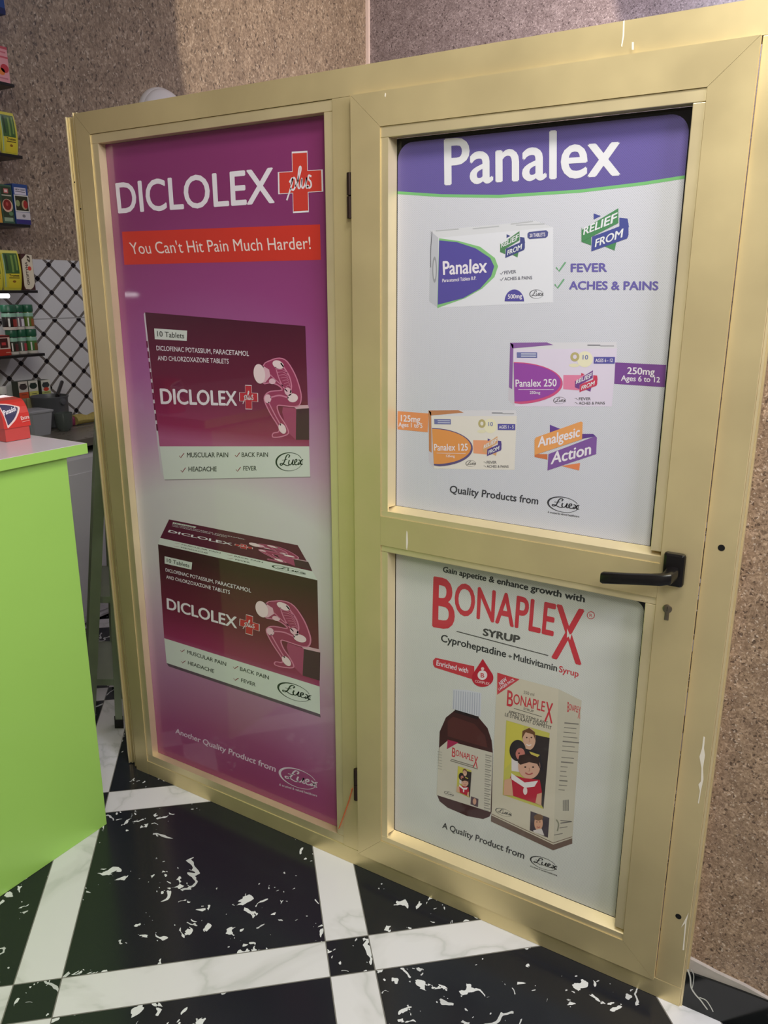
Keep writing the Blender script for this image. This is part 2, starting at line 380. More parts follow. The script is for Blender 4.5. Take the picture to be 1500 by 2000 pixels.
sk.prism(top + bot[::-1], 1, .0135, .022, mat('cement_fillet', (176, 168, 158), .8, noise=.12, nscale=25)); o = sk.build('trim_3'); o['kind'] = 'structure'
def skirt_mat():
    m = bpy.data.materials.new('black_marble_skirting'); m.use_nodes = True; nt = m.node_tree; b = nt.nodes['Principled BSDF']; L = nt.links.new
    tc = N(nt, 'ShaderNodeTexCoord'); n_ = N(nt, 'ShaderNodeTexNoise'); n_.inputs['Scale'].default_value = 3; n_.inputs['Detail'].default_value = 3; L(tc.outputs['Object'], n_.inputs['Vector'])
    r = ramp(nt, [(.4, lin((20, 22, 22))), (.6, lin((36, 38, 38)))]); L(n_.outputs['Fac'], r.inputs[0]); L(r.outputs[0], b.inputs['Base Color']); b.inputs['Roughness'].default_value = .12
    return m
s = MB(); pts = []
for k in range(n + 1): pts.append((.004 + 2.2 * k / n, .090 + .010 * min(1, k / n * 14) + random.uniform(-.0015, .0015)))
s.prism(pts + [(2.204, 0), (.004, 0)], 1, .008, .020, skirt_mat())
def skp(x, y, l): p = at_y(x, y, .0078); return (p.x, p.y - l * .0001, p.z)
a = Art(skp); a.v, a.f, a.m, a.mats, a.sm = s.v, s.f, s.m, s.mats, s.sm
vw = mat('white_vein', (205, 205, 196), .25)
a.stroke([(1343, 1893), (1348, 1908), (1350, 1928), (1358, 1942), (1368, 1953), (1376, 1964), (1382, 1972)], lambda t: 3.2 - 1.2 * t, vw)
a.stroke([(1350, 1893), (1355, 1905), (1354, 1920), (1352, 1930)], 1.4, vw); a.stroke([(1366, 1948), (1378, 1953), (1386, 1963), (1393, 1976)], 1.8, vw)
o = a.build('baseboard_right'); o['kind'] = 'structure'

# ---------------------------------------------------------------- aluminium partition with its fixed bay
part = tag(empty('aluminium_partition', (-.853, 0, 0), 'gold aluminium partition frame with a tall purple poster filling its fixed left bay', 'partition'), kind='thing')
DEP = .05
def gbox(name, x0, z0, x1, z1, y0, y1, parent, m=GOLD, bev=.0012): return boxo(name, (x0, y0, z0), (x1, y1, z1), m, parent, bev)
# mitred top corner: post and rail meet at 45 degrees
def bar(name, pts, y0, y1, parent, m=GOLD): b = MB(); b.prism(pts, 1, y0, y1, m); return b.build(name, parent)
bar('left_post', [(-1.706, 0), (-1.652, 0), (-1.652, 1.8955), (-1.706, 1.9495)], 0, DEP, part)
bar('top_rail', [(-1.7055, 1.950), (-1.6515, 1.8962), (-.057, 1.8962), (0, 1.8962), (0, 1.950)], 0, DEP, part)
gbox('mullion', -.887, .0492, -.824, 1.8958, 0, DEP, part)
gbox('right_jamb', -.056, .0492, .0, 1.8958, 0, DEP, part)
gbox('bottom_rail', -1.6515, 0, 0, .049, 0, DEP, part)
fb = MB(); fb.box((.0003, .004, 0), (.0045, .02, 1.95), GOLD2); fb.box((.0046, .010, 0), (.008, .0215, 1.95), GOLD); fb.build('jamb_flange', part)
ad = MB(); ad.box((-1.740, .022, .003), (-1.722, .045, 1.952), GOLD, .001)
for x0, x1, y in ((-1.7215, -1.7175, .006), (-1.7165, -1.7065, .009), (-1.7535, -1.7495, .008), (-1.7485, -1.7405, .014)): ad.box((x0, y, .003), (x1, .045, 1.955 if x0 > -1.73 else 1.948), GOLD2, .0006)
ad.build('adapter_channel', part)
def bead_set(x0, z0, x1, z1, X0, Z0, X1, Z1, yf, yb, parent, sb=0, sl=0):
    """four glazing beads between outer rect (X0..) and inner rect (x0..); sb, sl slope the lower and left bead back"""
    gbox('glazing_bead', X0, z1, X1, Z1, yf, yb, parent, GOLD2)
    b = MB(); b.prism([(yf, Z0), (yb, Z0), (yb, z0 + sb), (yf, z0)], 0, X0, X1, GOLD2); b.build('glazing_bead', parent)
    b = MB(); b.prism([(X0 + .0002, yf + .0004), (x0, yf + .0004), (x0 + sl, yb), (X0 + .0002, yb)], 2, z0 + .0004 + sb, z1 - .0003, GOLD2); b.prism([(X0 + .0002, yf + .0004), (x0, yf + .0004), (x0, yf + .006), (X0 + .0002, yf + .006)], 2, z0 + .0004, z0 + .0003 + sb, GOLD2) if sb else None; b.build('glazing_bead', parent)
    gbox('glazing_bead', x1, z0 + .0003 + sb, X1 - .0002, z1 - .0003, yf + .0004, yb, parent, GOLD2)
bead_set(-1.627, .074, -.910, 1.873, -1.6515, .0494, -.8875, 1.8955, .0022, .034, part)
gbox('pane', -1.6268, .0743, -.9102, 1.8727, .0262, .0330, part, DGLASS, 0)
for i, (px_, py_) in enumerate(((1409, 1070), (1325, 1790))):
    q = at_y(px_, py_, 0); h = MB(); h.lathe([(.0062, -.0004), (.0062, .0002)], HOLE, 20, Matrix.Translation((q.x, -.0002, q.z)) @ Matrix.Rotation(R(90), 4, 'X')); h.build('screw_hole', part)
for px_, py_ in ((158, 408), (146, 356)):
    q = at_y(px_, py_, .0 if px_ > 150 else .006); yy = -.0003 if px_ > 150 else .0055
    h = MB(); h.lathe([(.0022, 0), (.0022, .0006)], HOLE, 12, Matrix.Translation((q.x, yy, q.z)) @ Matrix.Rotation(R(90), 4, 'X')); h.build('screw_hole', part)
def chip(pts, y, parent, name='paint_chip', m=WHITEP):
    a_ = Art(lambda x, y_, l: tuple(at_y(x, y_, y))); a_.poly(pts, m); a_.build(name, parent)
chip([(1374, 1438), (1377, 1440), (1375, 1462), (1377, 1475), (1373, 1500), (1374, 1522), (1369, 1545), (1365, 1570), (1363, 1568), (1367, 1545), (1364, 1532), (1369, 1526), (1370, 1500), (1366, 1478), (1371, 1462)], -.0004, part)
chip([(1345, 1782), (1341, 1800), (1338, 1830), (1336, 1856), (1333, 1856), (1336, 1825), (1338, 1803), (1330, 1812), (1338, 1796)], -.0004, part)
chip([(1217, 41), (1220, 40), (1219, 70), (1215, 92), (1213, 90), (1216, 70)], -.0004, part)

def psheet(x, y, l):                                       # poster plane of the left bay
    p = at_y(x, y, .0258); return (p.x, .0258 - l * .00012, p.z)
def ramp_poster():
    m = bpy.data.materials.new('purple_gradient_print'); m.use_nodes = True; nt = m.node_tree; b = nt.nodes['Principled BSDF']; L = nt.links.new
    tc = N(nt, 'ShaderNodeTexCoord'); sx = N(nt, 'ShaderNodeSeparateXYZ'); L(tc.outputs['Object'], sx.inputs[0])
    z = math_(nt, 'DIVIDE', sx.outputs[2], 1.9)
    dx = math_(nt, 'ADD', sx.outputs[0], .43); z = math_(nt, 'ADD', z, math_(nt, 'MULTIPLY', math_(nt, 'MULTIPLY', dx, dx), .35))
    r = ramp(nt, [(.04, lin((150, 56, 108))), (.13, lin((158, 76, 124))), (.22, lin((176, 122, 160))), (.32, lin((196, 164, 186))), (.42, lin((212, 206, 208))), (.52, lin((214, 210, 212))), (.6, lin((196, 156, 188))), (.7, lin((168, 98, 156))), (.8, lin((150, 66, 128))), (.9, lin((134, 52, 108)))])
    L(z, r.inputs[0]); L(r.outputs[0], b.inputs['Base Color']); b.inputs['Roughness'].default_value = .4; b.inputs['Coat Weight'].default_value = .7; b.inputs['Coat Roughness'].default_value = .05
    return m
WHT, PNK = (232, 226, 234), (206, 120, 160)
a = Art(psheet)
a.add([(-1.6265, .0258, .0745), (-.9105, .0258, .0745), (-.9105, .0258, 1.8725), (-1.6265, .0258, 1.8725)], [(0, 1, 2, 3)], ramp_poster())
fz = lambda ox, oy, s: (lambda x, y: (ox + x * s, oy + y * s))
a.map(fz(190, 220, 490 / 1500))
a.text('DICLOLEX', (128, 600), (1058, 537), (110, 422), (1052, 328), WHT, bold=.012)
plus_cross(a, (1085, 247), (1338, 232), (1347, 582), (1092, 597), (206, 62, 52), WHT)
a.poly([(148, 712), (1332, 668), (1337, 880), (162, 910)], (206, 56, 44), 1)
a.text("You Can't Hit Pain Much Harder!", (205, 846), (1278, 815), (188, 774), (1272, 738), (236, 220, 214), 2)

def dark_front_material(name, z0, z1, top=(76, 18, 46), low=(150, 40, 92), mid=(112, 22, 62)):
    m = bpy.data.materials.new(name); m.use_nodes = True; nt = m.node_tree; b = nt.nodes['Principled BSDF']; L = nt.links.new
    tc = N(nt, 'ShaderNodeTexCoord'); sx = N(nt, 'ShaderNodeSeparateXYZ'); L(tc.outputs['Object'], sx.inputs[0])
    k = math_(nt, 'DIVIDE', math_(nt, 'SUBTRACT', sx.outputs[2], z0), z1 - z0)
    r = ramp(nt, [(0, lin((178, 92, 138))), (.12, lin(low)), (.4, lin(mid)), (.95, lin(top))]); L(k, r.inputs[0]); L(r.outputs[0], b.inputs['Base Color'])
    b.inputs['Roughness'].default_value = .4; b.inputs['Coat Weight'].default_value = .7; b.inputs['Coat Roughness'].default_value = .05; return m
SRC = [(92, 78), (1328, 185), (1365, 1345), (240, 1368)]
def tablet_pack(a, m, W=(216, 222, 216), K=(58, 60, 58), small=False):
    a.poly([(92, 78), (1328, 185), (1358, 1112), (205, 1112)], m, 2); a.poly([(205, 1112), (1358, 1112), (1365, 1345), (240, 1368)], W, 2)
    a.poly([(163, 203), (417, 220), (414, 299), (168, 286)], W, 3); a.text('10 Tablets', (188, 264), (394, 280), (185, 222), (394, 240), K, 4, bold=.008)
    a.text('DICLOFENAC POTASSIUM, PARACETAMOL', (182, 371), (894, 416), (179, 336), (894, 378), WHT, 3, bold=.008)
    a.text('AND CHLORZOXAZONE TABLETS', (192, 448), (737, 475), (189, 413), (737, 438), WHT, 3, bold=.008)
    a.text('DICLOLEX', (218, 783), (800, 797), (208, 667), (796, 688), WHT, 3, bold=.02, fat=.012)
    plus_cross(a, (822, 641), (958, 647), (962, 825), (824, 820), (190, 40, 60), WHT, 3)
    B1, B2, B3 = (158, 58, 98), (214, 130, 164), (240, 216, 222)
    body = [(1005, 490), (1060, 450), (1130, 432), (1190, 460), (1250, 560), (1285, 660), (1298, 730), (1285, 790), (1240, 806), (1150, 797), (1112, 803), (1130, 870), (1168, 930), (1197, 990), (1190, 1020), (1130, 1040), (1078, 1040), (1082, 1010), (1122, 1000), (1122, 960), (1060, 860), (1014, 760), (1022, 715), (1062, 688), (1150, 678), (1118, 640), (1060, 622), (1000, 620)]
    a.poly([(1155, 808), (1258, 820), (1255, 1062), (1190, 1000), (1150, 850)], (168, 72, 112), 3); a.poly([(1258, 820), (1357, 815), (1358, 1062), (1255, 1062)], (78, 44, 60), 3)
    a.poly([(1230, 797), (1350, 793), (1357, 818), (1258, 824)], (216, 176, 190), 4)
    a.poly(body, B1, 5); a.stroke(body, 9, B2, 6, closed=True, sm=3)
    a.ell(975, 553, 44, 76, B3, 7, rot=-8); a.poly([(1000, 490), (1050, 520), (1060, 570), (1020, 620), (975, 620)], (226, 178, 196), 6)
    a.ell(1120, 482, 46, 30, B3, 7, rot=25); a.ell(1075, 610, 26, 22, (232, 190, 206), 7); a.ell(1232, 738, 40, 34, B3, 7); a.ell(1196, 690, 26, 34, (232, 190, 206), 7, rot=-30)
    a.ell(1040, 745, 26, 34, (232, 190, 206), 7); a.ell(1152, 975, 26, 42, B3, 7, rot=-25)
    a.stroke([(1140, 470), (1200, 560), (1222, 640), (1215, 700)], 10, B2, 7); a.stroke([(1100, 500), (1120, 570), (1150, 640), (1190, 690)], 8, B2, 7); a.stroke([(1060, 560), (1100, 600), (1160, 650)], 7, B2, 7)
    for i in range(7): a.stroke([(1100 + i * 13, 520 + i * 22), (1150 + i * 9, 520 + i * 20), (1190 + i * 4, 545 + i * 18)], 4, B2, 7)
    a.stroke([(1060, 735), (1130, 720), (1200, 738)], 12, B2, 7); a.stroke([(1045, 770), (1090, 860), (1140, 950)], 9, B2, 7)
    for tx, (x0, yb, x1), t0 in (('MUSCULAR PAIN', (416, 1197, 733), 1160), ('BACK PAIN', (838, 1194, 1040), 1159), ('HEADACHE', (428, 1305, 644), 1269), ('FEVER', (850, 1298, 952), 1265)):
        a.text(tx, (x0, yb), (x1, yb - 1), (x0, t0), (x1, t0 - 1), K, 3, bold=.012)
    for x, y in ((375, 1183), (805, 1178), (387, 1295), (812, 1289)): tick(a, x, y, 36, (138, 34, 62))
    luex(a, (1103, 1160), (1303, 1157), (1305, 1300), (1105, 1308), (40, 52, 46))
f = fz(260, 590, 380 / 1500); a.map(f)
a.poly([(248, 1374), (1368, 1352), (1368, 1345), (240, 1368)], (150, 138, 146), 1)
a.poly([(82, 92), (92, 78), (205, 1112), (240, 1368), (212, 1310)], (206, 198, 206), 1)
for k in range(9): x0, y0 = 104 + k * 9.5, 300 + k * 80; a.poly([(x0 - 4, y0), (x0 + 8, y0), (x0 + 14, y0 + 52), (x0 + 1, y0 + 52)], (112, 30, 72), 2)
tablet_pack(a, dark_front_material('pack_print', at_y(450, 872, .0258).z, at_y(300, 610, .0258).z))
f = fz(290, 1000, 360 / 1500)
a.map(f)
a.poly([(148, 1228), (1397, 1645), (1402, 1672), (165, 1256)], (96, 76, 92), 1)
a.within(SRC, [(168, 60), (1215, 270), (1375, 555), (78, 262)], f); tablet_pack(a, ink((92, 22, 58)), K=(70, 70, 70))
a.within(SRC, [(78, 262), (1375, 555), (1397, 1645), (148, 1228)], f); tablet_pack(a, dark_front_material('carton_print', at_y(450, 1300, .0258).z, at_y(320, 1070, .0258).z, (62, 16, 38)))
a.map(fz(300, 1350, 400 / 1500))
a.text('Another Quality Product from', (160, 306), (892, 590), (163, 270), (897, 549), (222, 196, 218), 2, bold=.015)
luex(a, (925, 528), (1192, 612), (1192, 748), (925, 668), (222, 206, 220), 3, tagline=True)
po = a.build('poster', part); po['label'] = 'purple poster with white medicine lettering and two maroon tablet packs'

# ---------------------------------------------------------------- hinged door
door = tag(empty('glazed_door', (-.444, 0, 0), 'gold aluminium hinged door with two white medicine posters and a black lever', 'door'), kind='thing')
FY, BY = -.012, .034
DX0, DX1, DZ0, DZ1 = -.832, -.057, .052, 1.8945
bar('hinge_stile', [(DX0, DZ0), (-.760, DZ0 + .07), (-.760, DZ1 - .0657), (DX0, DZ1)], FY, -.0006, door)
bar('lock_stile', [(DX1, DZ0), (DX1, DZ1), (-.130, DZ1 - .0657), (-.130, DZ0 + .07)], FY, -.0006, door)
bar('door_top_rail', [(DX0 + .0006, DZ1), (-.7597, DZ1 - .0653), (-.1303, DZ1 - .0653), (DX1 - .0006, DZ1)], FY, -.0006, door)
bar('door_bottom_rail', [(DX0 + .0006, DZ0), (DX1 - .0006, DZ0), (-.1303, DZ0 + .0697), (-.7597, DZ0 + .0697)], FY, -.0006, door)
bar('mid_rail', [(-.7597, .9345), (-.1303, .9345), (-.1303, 1.0045), (-.7597, 1.0045)], FY, -.0006, door)
WIN = {'u': (-.742, 1.018, -.151, 1.808), 'l': (-.742, .1365, -.151, .919)}
bead_set(*WIN['u'], -.7598, 1.0047, -.1302, 1.829, FY + .0022, .016, door, .009, .006)
bead_set(*WIN['l'], -.7598, .1222, -.1302, .9343, FY + .0022, .016, door, .011, .006)
for k in 'ul':
    x0, z0, x1, z1 = WIN[k]; gbox('pane', x0 + .0002, z0 + .0002, x1 - .0002, z1 - .0002, .0172, .0225, door, DGLASS, 0)
for z0, z1 in ((1.655, 1.749), (.212, .307)):
    h = MB()
    for i in range(2):
        za, zb = z0 + (z1 - z0) * i / 2 + .0006, z0 + (z1 - z0) * (i + 1) / 2 - .0006
        h.lathe([(.0045, za), (.0062, za + .001), (.0062, zb - .001), (.0045, zb)], HINGE, 20, Matrix.Translation((-.8395, -.0065, 0)))
    h.box((-.8448, -.004, z0 + .004), (-.834, -.0003, z1 - .004), HINGE); h.build('hinge', door)
# black lever handle
hd = MB(); hd.box((-.1225, -.0265, .967), (-.0825, -.0125, 1.034), BLACK, .006); hp = hd.build('door_handle', door); hp['label'] = 'black lever handle on a rounded backplate'
def ring(c, u, w, ru, rw, n=14):
    c, u, w = Vector(c), Vector(u), Vector(w); out = []
    for k in range(n):
        t = 2 * math.pi * k / n; cu, sw = math.cos(t), math.sin(t); out.append(c + u * ru * math.copysign(abs(cu) ** .55, cu) + w * rw * math.copysign(abs(sw) ** .55, sw))
    return out
lv = MB(); loops = []
for (x, y, z), (ux, uy), ru, rw in (((-.103, -.024, .996), (1, 0), .0125, .0125), ((-.1035, -.038, .994), (1, 0), .0122, .012), ((-.107, -.050, .992), (.75, -.66), .0125, .0115), ((-.117, -.0565, .989), (.25, -.97), .010, .0115), ((-.135, -.058, .986), (0, -1), .0072, .0112), ((-.18, -.058, .979), (0, -1), .0066, .0112), ((-.224, -.0575, .9725), (0, -1), .0068, .0118), ((-.2285, -.057, .972), (0, -1), .0052, .0095)):
    loops.append(ring((x, y, z), (ux, uy, 0), (0, 0, 1), ru, rw))
lv.loft(loops, BLACK); lv.build('lever', hp)
lk = MB(); M_ = Matrix.Translation((-.108, FY - .0003, .917)) @ Matrix.Rotation(R(90), 4, 'X')
lk.lathe([(.0088, -.0005), (.0088, .0015), (.0075, .0022), (.0, .0022)], STEEL, 24, M_); lk.box((-.1122, FY - .0017, .893), (-.1038, FY + .0002, .913), STEEL, .001); lk.box((-.1085, FY - .0028, .912), (-.1075, FY - .0020, .922), HOLE); lk.build('lock_cylinder', door)
chip([(794, 1036), (796, 1040), (797, 1060), (795, 1075), (793, 1070), (793, 1050)], FY - .0004, door); chip([(1234, 82), (1238, 82), (1238, 97), (1234, 97)], FY - .0004, door); chip([(752, 181), (754, 183), (753, 190), (751, 188)], FY - .0004, door)

# --- upper poster
YP = .0168
def dsheet(x, y, l): p = at_y(x, y, YP); return (p.x, YP - l * .00012, p.z)
def vinyl(name, col):
    m = bpy.data.materials.new(name); m.use_nodes = True; nt = m.node_tree; b = nt.nodes['Principled BSDF']; L = nt.links.new
    tc = N(nt, 'ShaderNodeTexCoord'); sx = N(nt, 'ShaderNodeSeparateXYZ'); L(tc.outputs['Object'], sx.inputs[0])
    def tri(x): return math_(nt, 'ABSOLUTE', math_(nt, 'SUBTRACT', math_(nt, 'FRACT', x), .5))
    u, v = math_(nt, 'DIVIDE', sx.outputs[0], .0042), math_(nt, 'DIVIDE', sx.outputs[2], .0042)
    p, q = tri(math_(nt, 'ADD', u, v)), tri(math_(nt, 'SUBTRACT', u, v))
    d = math_(nt, 'ADD', math_(nt, 'MULTIPLY', p, p), math_(nt, 'MULTIPLY', q, q)); hole = math_(nt, 'LESS_THAN', d, .06)
    L(mixc(nt, math_(nt, 'MULTIPLY', hole, .3), lin(col), lin((60, 62, 66))), b.inputs['Base Color'])
    b.inputs['Roughness'].default_value = .45; b.inputs['Coat Weight'].default_value = .45; b.inputs['Coat Roughness'].default_value = .08
    return m
VW, VP = vinyl('perforated_white_vinyl', (210, 211, 220)), vinyl('perforated_purple_vinyl', (104, 92, 160))
def rsheet(a, x0, z0, x1, z1, r, corners, m, y, l=0):
    pts = []
    for cx, cz, a0, k in ((x1 - r, z1 - r, 0, 'tr'), (x0 + r, z1 - r, 90, 'tl'), (x0 + r, z0 + r, 180, 'bl'), (x1 - r, z0 + r, 270, 'br')):
        if k in corners: pts += [(cx + r * math.cos(R(a0 + t)), cz + r * math.sin(R(a0 + t))) for t in range(0, 91, 10)]
        else: pts.append({'tr': (x1, z1), 'tl': (x0, z1), 'bl': (x0, z0), 'br': (x1, z0)}[k])
    a.add([(x, y - l * .00012, z) for x, z in pts], [tuple(range(len(pts)))], m)
a = Art(dsheet)
rsheet(a, -.7345, 1.0275, -.1585, 1.799, .034, ('tl', 'tr'), VW, YP)
PUR, GRN, BLU = (96, 80, 158), (104, 156, 104), (72, 72, 150)
f4, f5 = fz(760, 200, 620 / 1500), fz(760, 620, 580 / 1500)
# header band: clipped by the sheet's rounded top
zb = [at_y(760 + x * .41333, 200 + y * .41333, YP) for x, y in ((42, 420), (250, 434), (520, 437), (900, 412), (1200, 376), (1405, 344))]
zs = [(p.x, p.z) for p in zb]; zs[0] = (-.7345, zs[0][1]); zs[-1] = (-.1585, zs[-1][1])
def arc(cx, cz, a0, r=.034): return [(cx + r * math.cos(R(a0 + t)), cz + r * math.sin(R(a0 + t))) for t in range(0, 91, 10)]
hp_ = zs + arc(-.1925, 1.765, 0) + arc(-.7005, 1.765, 90)
a.add([(x, YP - .00012, z) for x, z in hp_], [tuple(range(len(hp_)))], VP)
gp = zs + [(x, z - .0055) for x, z in zs[::-1]]; a.add([(x, YP - .00013, z) for x, z in gp], [tuple(range(len(gp)))], ink((122, 190, 122)))
a.map(f4)
a.text('Panalex', (266, 388), (1088, 341), (264, 176), (1090, 112), (226, 226, 230), 3, bold=.014)

a.poly([(195, 607), (233, 640), (230, 970), (190, 940)], (188, 190, 198), 1)
a.poly([(233, 640), (775, 590), (775, 945), (230, 970)], (222, 223, 230), 1)
a.poly([(195, 607), (690, 560), (775, 590), (233, 640)], (214, 215, 220), 1)
for x0, y0, x1, y1 in ((220, 607, 330, 598), (395, 597, 520, 585), (575, 575, 680, 562), (600, 580, 735, 574)): a.stroke([(x0, y0), (x1, y1)], 5, (186, 188, 192), 2, sm=0)
a.stroke([(203, 610), (197, 700), (197, 780)], 3, (92, 92, 100), 2); a.ell(215, 790, 11, 62, (150, 152, 158), 2); a.ell(215, 790, 6, 46, (196, 198, 204), 3)
grn = [(236, 642), (330, 655), (430, 682), (500, 735), (515, 775), (498, 825), (440, 880), (360, 925), (228, 972)]; a.poly(grn, (132, 190, 126), 2)
a.poly([(237, 652), (320, 660), (410, 690), (478, 735), (497, 775), (482, 822), (430, 880), (350, 925), (230, 956)], (88, 80, 158), 3)
a.text('Panalex', (257, 814), (461, 803), (255, 752), (463, 737), WHT, 4, bold=.018); a.text('Paracetamol Tablets B.P.', (252, 850), (412, 838), (252, 834), (412, 822), WHT, 4, bold=.012)
def ribbon(a, tl, tr, br, bl, c1, c2, t1, t2, l=3):
    k = a.f_; a.within(UNIT, [tl, tr, br, bl], k)
    a.poly([(.27, .88), (.42, .82), (.27, .74)], c2, l); a.poly([(.47, .13), (.74, .22), (.70, .02)], c1, l); a.poly([(.02, .40), (.02, .22), (.22, .14), (.22, .36)], c1, l)
    a.poly([(.97, .76), (.80, .78), (.80, .58), (1, .56)], c2, l)
    a.poly([(.24, .34), (.99, .66), (.99, .38), (.96, .30), (.22, .0)], c2, l + 1); a.poly([(.02, .56), (.04, .50), (.78, 1.0), (.78, .66), (.02, .22)], c1, l + 2)
    a.text(t1, (.06, .38), (.76, .70), (.06, .54), (.76, .90), (226, 228, 232), l + 4, bold=.02, fat=.02, shear=.15); a.text(t2, (.30, .10), (.88, .34), (.30, .27), (.88, .53), (226, 228, 232), l + 4, bold=.02, fat=.02, shear=.15)
    a.map(k)
ribbon(a, (523, 608), (643, 608), (643, 735), (523, 735), (84, 134, 92), (72, 78, 134), 'RELIEF', 'FROM')
a.poly([(662, 612), (742, 604), (752, 612), (750, 632), (740, 640), (664, 646), (654, 638), (654, 620)], (84, 88, 142), 3); a.text('20 TABLETS', (665, 637), (738, 632), (665, 621), (738, 615), WHT, 4, bold=.015)
for tx, x0, yb, x1 in (('FEVER', 545, 812, 600), ('ACHES & PAINS', 545, 841, 676)): a.text(tx, (x0, yb), (x1, yb - 6), (x0, yb - 15), (x1, yb - 21), (110, 110, 124), 3, bold=.015); tick(a, 533, yb - 6, 16, (100, 100, 116))
a.ell(592, 940, 46, 56, (88, 82, 158), 3, a0=180, a1=360); a.text('500mg', (562, 928), (628, 924), (562, 908), (628, 904), WHT, 4, bold=.015)
luex(a, (664, 885), (727, 884), (729, 926), (666, 928), (84, 84, 92))
ribbon(a, (905, 500), (1134, 500), (1134, 704), (905, 704), (78, 138, 92), (74, 82, 150), 'RELIEF', 'FROM')
tick(a, 812, 777, 44, (110, 166, 124)); tick(a, 805, 857, 44, (110, 166, 124))
a.text('FEVER', (860, 801), (1028, 799), (860, 763), (1028, 760), (106, 98, 168), 3, bold=.02, fat=.035); a.text('ACHES & PAINS', (852, 883), (1270, 886), (853, 845), (1271, 846), (106, 98, 168), 3, bold=.02, fat=.035)
a.map(f5)
def small_pack(a, q, c, cd, rim, t1, t2, t3, band, b1, b2, ln):
    k = a.f_; a.within(UNIT, q, k)
    a.poly([(0, 1.06), (.03, .96), (.03, 0), (-.03, .12)], (202, 196, 206), 1); a.poly([(.03, .96), (1, .98), (.98, 0), (.03, 0)], ln, 1); a.poly([(0, 1.06), (.99, 1.08), (1, .98), (.03, .96)], (216, 214, 220), 1)
    a.poly([(0, 1.06), (.03, 1.03), (.01, .30), (-.02, .33)], cd, 2); a.poly([(0, 1.06), (.34, 1.07), (.40, 1.03), (.02, .97)], cd, 2)
    a.stroke([(.72, 1.03), (.84, 1.03)], .018, (130, 130, 138), 3, sm=0); a.stroke([(.84, 1.02), (.97, 1.02)], .012, (160, 160, 166), 3, sm=0)
    a.quad(.06, .82, .25, .91, (112, 116, 168), 3); a.quad(.10, .84, .24, .855, (206, 208, 224), 4); a.quad(.10, .875, .24, .89, (206, 208, 224), 4)
    a.poly([(.5, .54), (.72, .54), (.72, .40), (.66, .28), (.5, .3)], band, 2)
    D = lambda s, o: [(.03, .72 * s + o)] + [(.03 + (.45 + .01 * (s > 1)) * math.sin(R(t)), .38 + .35 * s * math.cos(R(t))) for t in range(10, 175, 8)] + [(.03, .06)]
    a.poly([(.03, .06)] + [(.03 + .465 * math.sin(R(t)), .395 + .355 * math.cos(R(t))) for t in range(4, 178, 8)][::-1] + [(.03, .75)], rim, 3)
    a.poly([(.03, .09)] + [(.03 + .445 * math.sin(R(t)), .41 + .325 * math.cos(R(t))) for t in range(4, 178, 8)][::-1] + [(.03, .735)], c, 4)
    a.text(t1, (.045, .34), (.435, .35), (.045, .46), (.435, .475), WHT, 5, bold=.012); a.quad(.07, .29, .41, .297, WHT, 5); a.text(t2, (.18, .22), (.28, .22), (.18, .265), (.28, .265), WHT, 5, bold=.01)
    a.ell(.605, .84, .042, .075, (184, 172, 120), 3); a.ell(.605, .84, .018, .035, ln, 4); a.ell(.70, .80, .075, .13, (232, 226, 196), 2); a.text('10', (.68, .80), (.73, .80), (.68, .87), (.73, .87), (112, 120, 180), 4, bold=.01); a.ell(.60, .70, .05, .03, (226, 220, 190), 2)
    a.quad(.785, .73, .985, .84, (88, 84, 160), 3); a.text(t3, (.80, .755), (.965, .76), (.80, .81), (.965, .815), WHT, 4, bold=.015)
    ribbon(a, (.61, .62), (.83, .62), (.83, .25), (.61, .25), b1, b2, 'RELIEF', 'FROM')
    luex(a, (.41, .165), (.525, .17), (.525, .05), (.41, .045), (84, 80, 84))
    for tx, x1, yb in (('FEVER', .77, .11), ('ACHES & PAINS', .91, .035)): a.text(tx, (.655, yb), (x1, yb + .004), (.655, yb + .048), (x1, yb + .05), (96, 94, 100), 3, bold=.012); tick(a, .63, yb + .025, .03, (96, 94, 100))
    a.map(k)
def flip_tick(): pass
small_pack(a, [(612, 147), (1152, 150), (1135, 450), (618, 450)], (150, 74, 164), (138, 96, 160), (206, 84, 130), 'Panalex 250', '250mg', 'AGES 6 - 12', (222, 130, 164), (120, 72, 140), (200, 64, 92), (220, 210, 228))
small_pack(a, [(200, 487), (645, 492), (642, 770), (215, 763)], (224, 150, 84), (190, 130, 92), (96, 84, 128), 'Panalex 125', '125mg', 'AGES 1 - 5', (232, 160, 120), (218, 168, 120), (88, 72, 140), (226, 220, 212))
a.poly([(1142, 227), (1400, 240), (1392, 352), (1137, 335)], (122, 74, 148), 2); a.text('250mg', (1203, 285), (1340, 291), (1205, 251), (1342, 257), WHT, 3, bold=.015); a.text('Ages 6 to 12', (1172, 319), (1367, 328), (1174, 292), (1368, 301), WHT, 3, bold=.015)
a.poly([(43, 473), (200, 485), (195, 580), (43, 565)], (226, 146, 96), 2); a.text('125mg', (60, 524), (157, 531), (60, 492), (157, 499), WHT, 3, bold=.015); a.text('Ages 1 to 5', (48, 551), (168, 558), (48, 529), (168, 536), WHT, 3, bold=.015)
a.poly([(812, 542), (870, 565), (812, 600)], (104, 72, 150), 2); a.poly([(870, 750), (965, 735), (960, 773)], (226, 134, 88), 2); a.poly([(735, 690), (735, 705), (800, 718), (800, 690)], (206, 118, 74), 2); a.poly([(1045, 600), (1030, 588), (940, 588), (940, 620)], (96, 64, 140), 2)
a.poly([(805, 690), (1040, 600), (1050, 605), (1046, 690), (800, 773)], (128, 88, 158), 3); a.poly([(735, 618), (742, 606), (970, 525), (978, 530), (975, 615), (735, 695)], (230, 160, 96), 4)
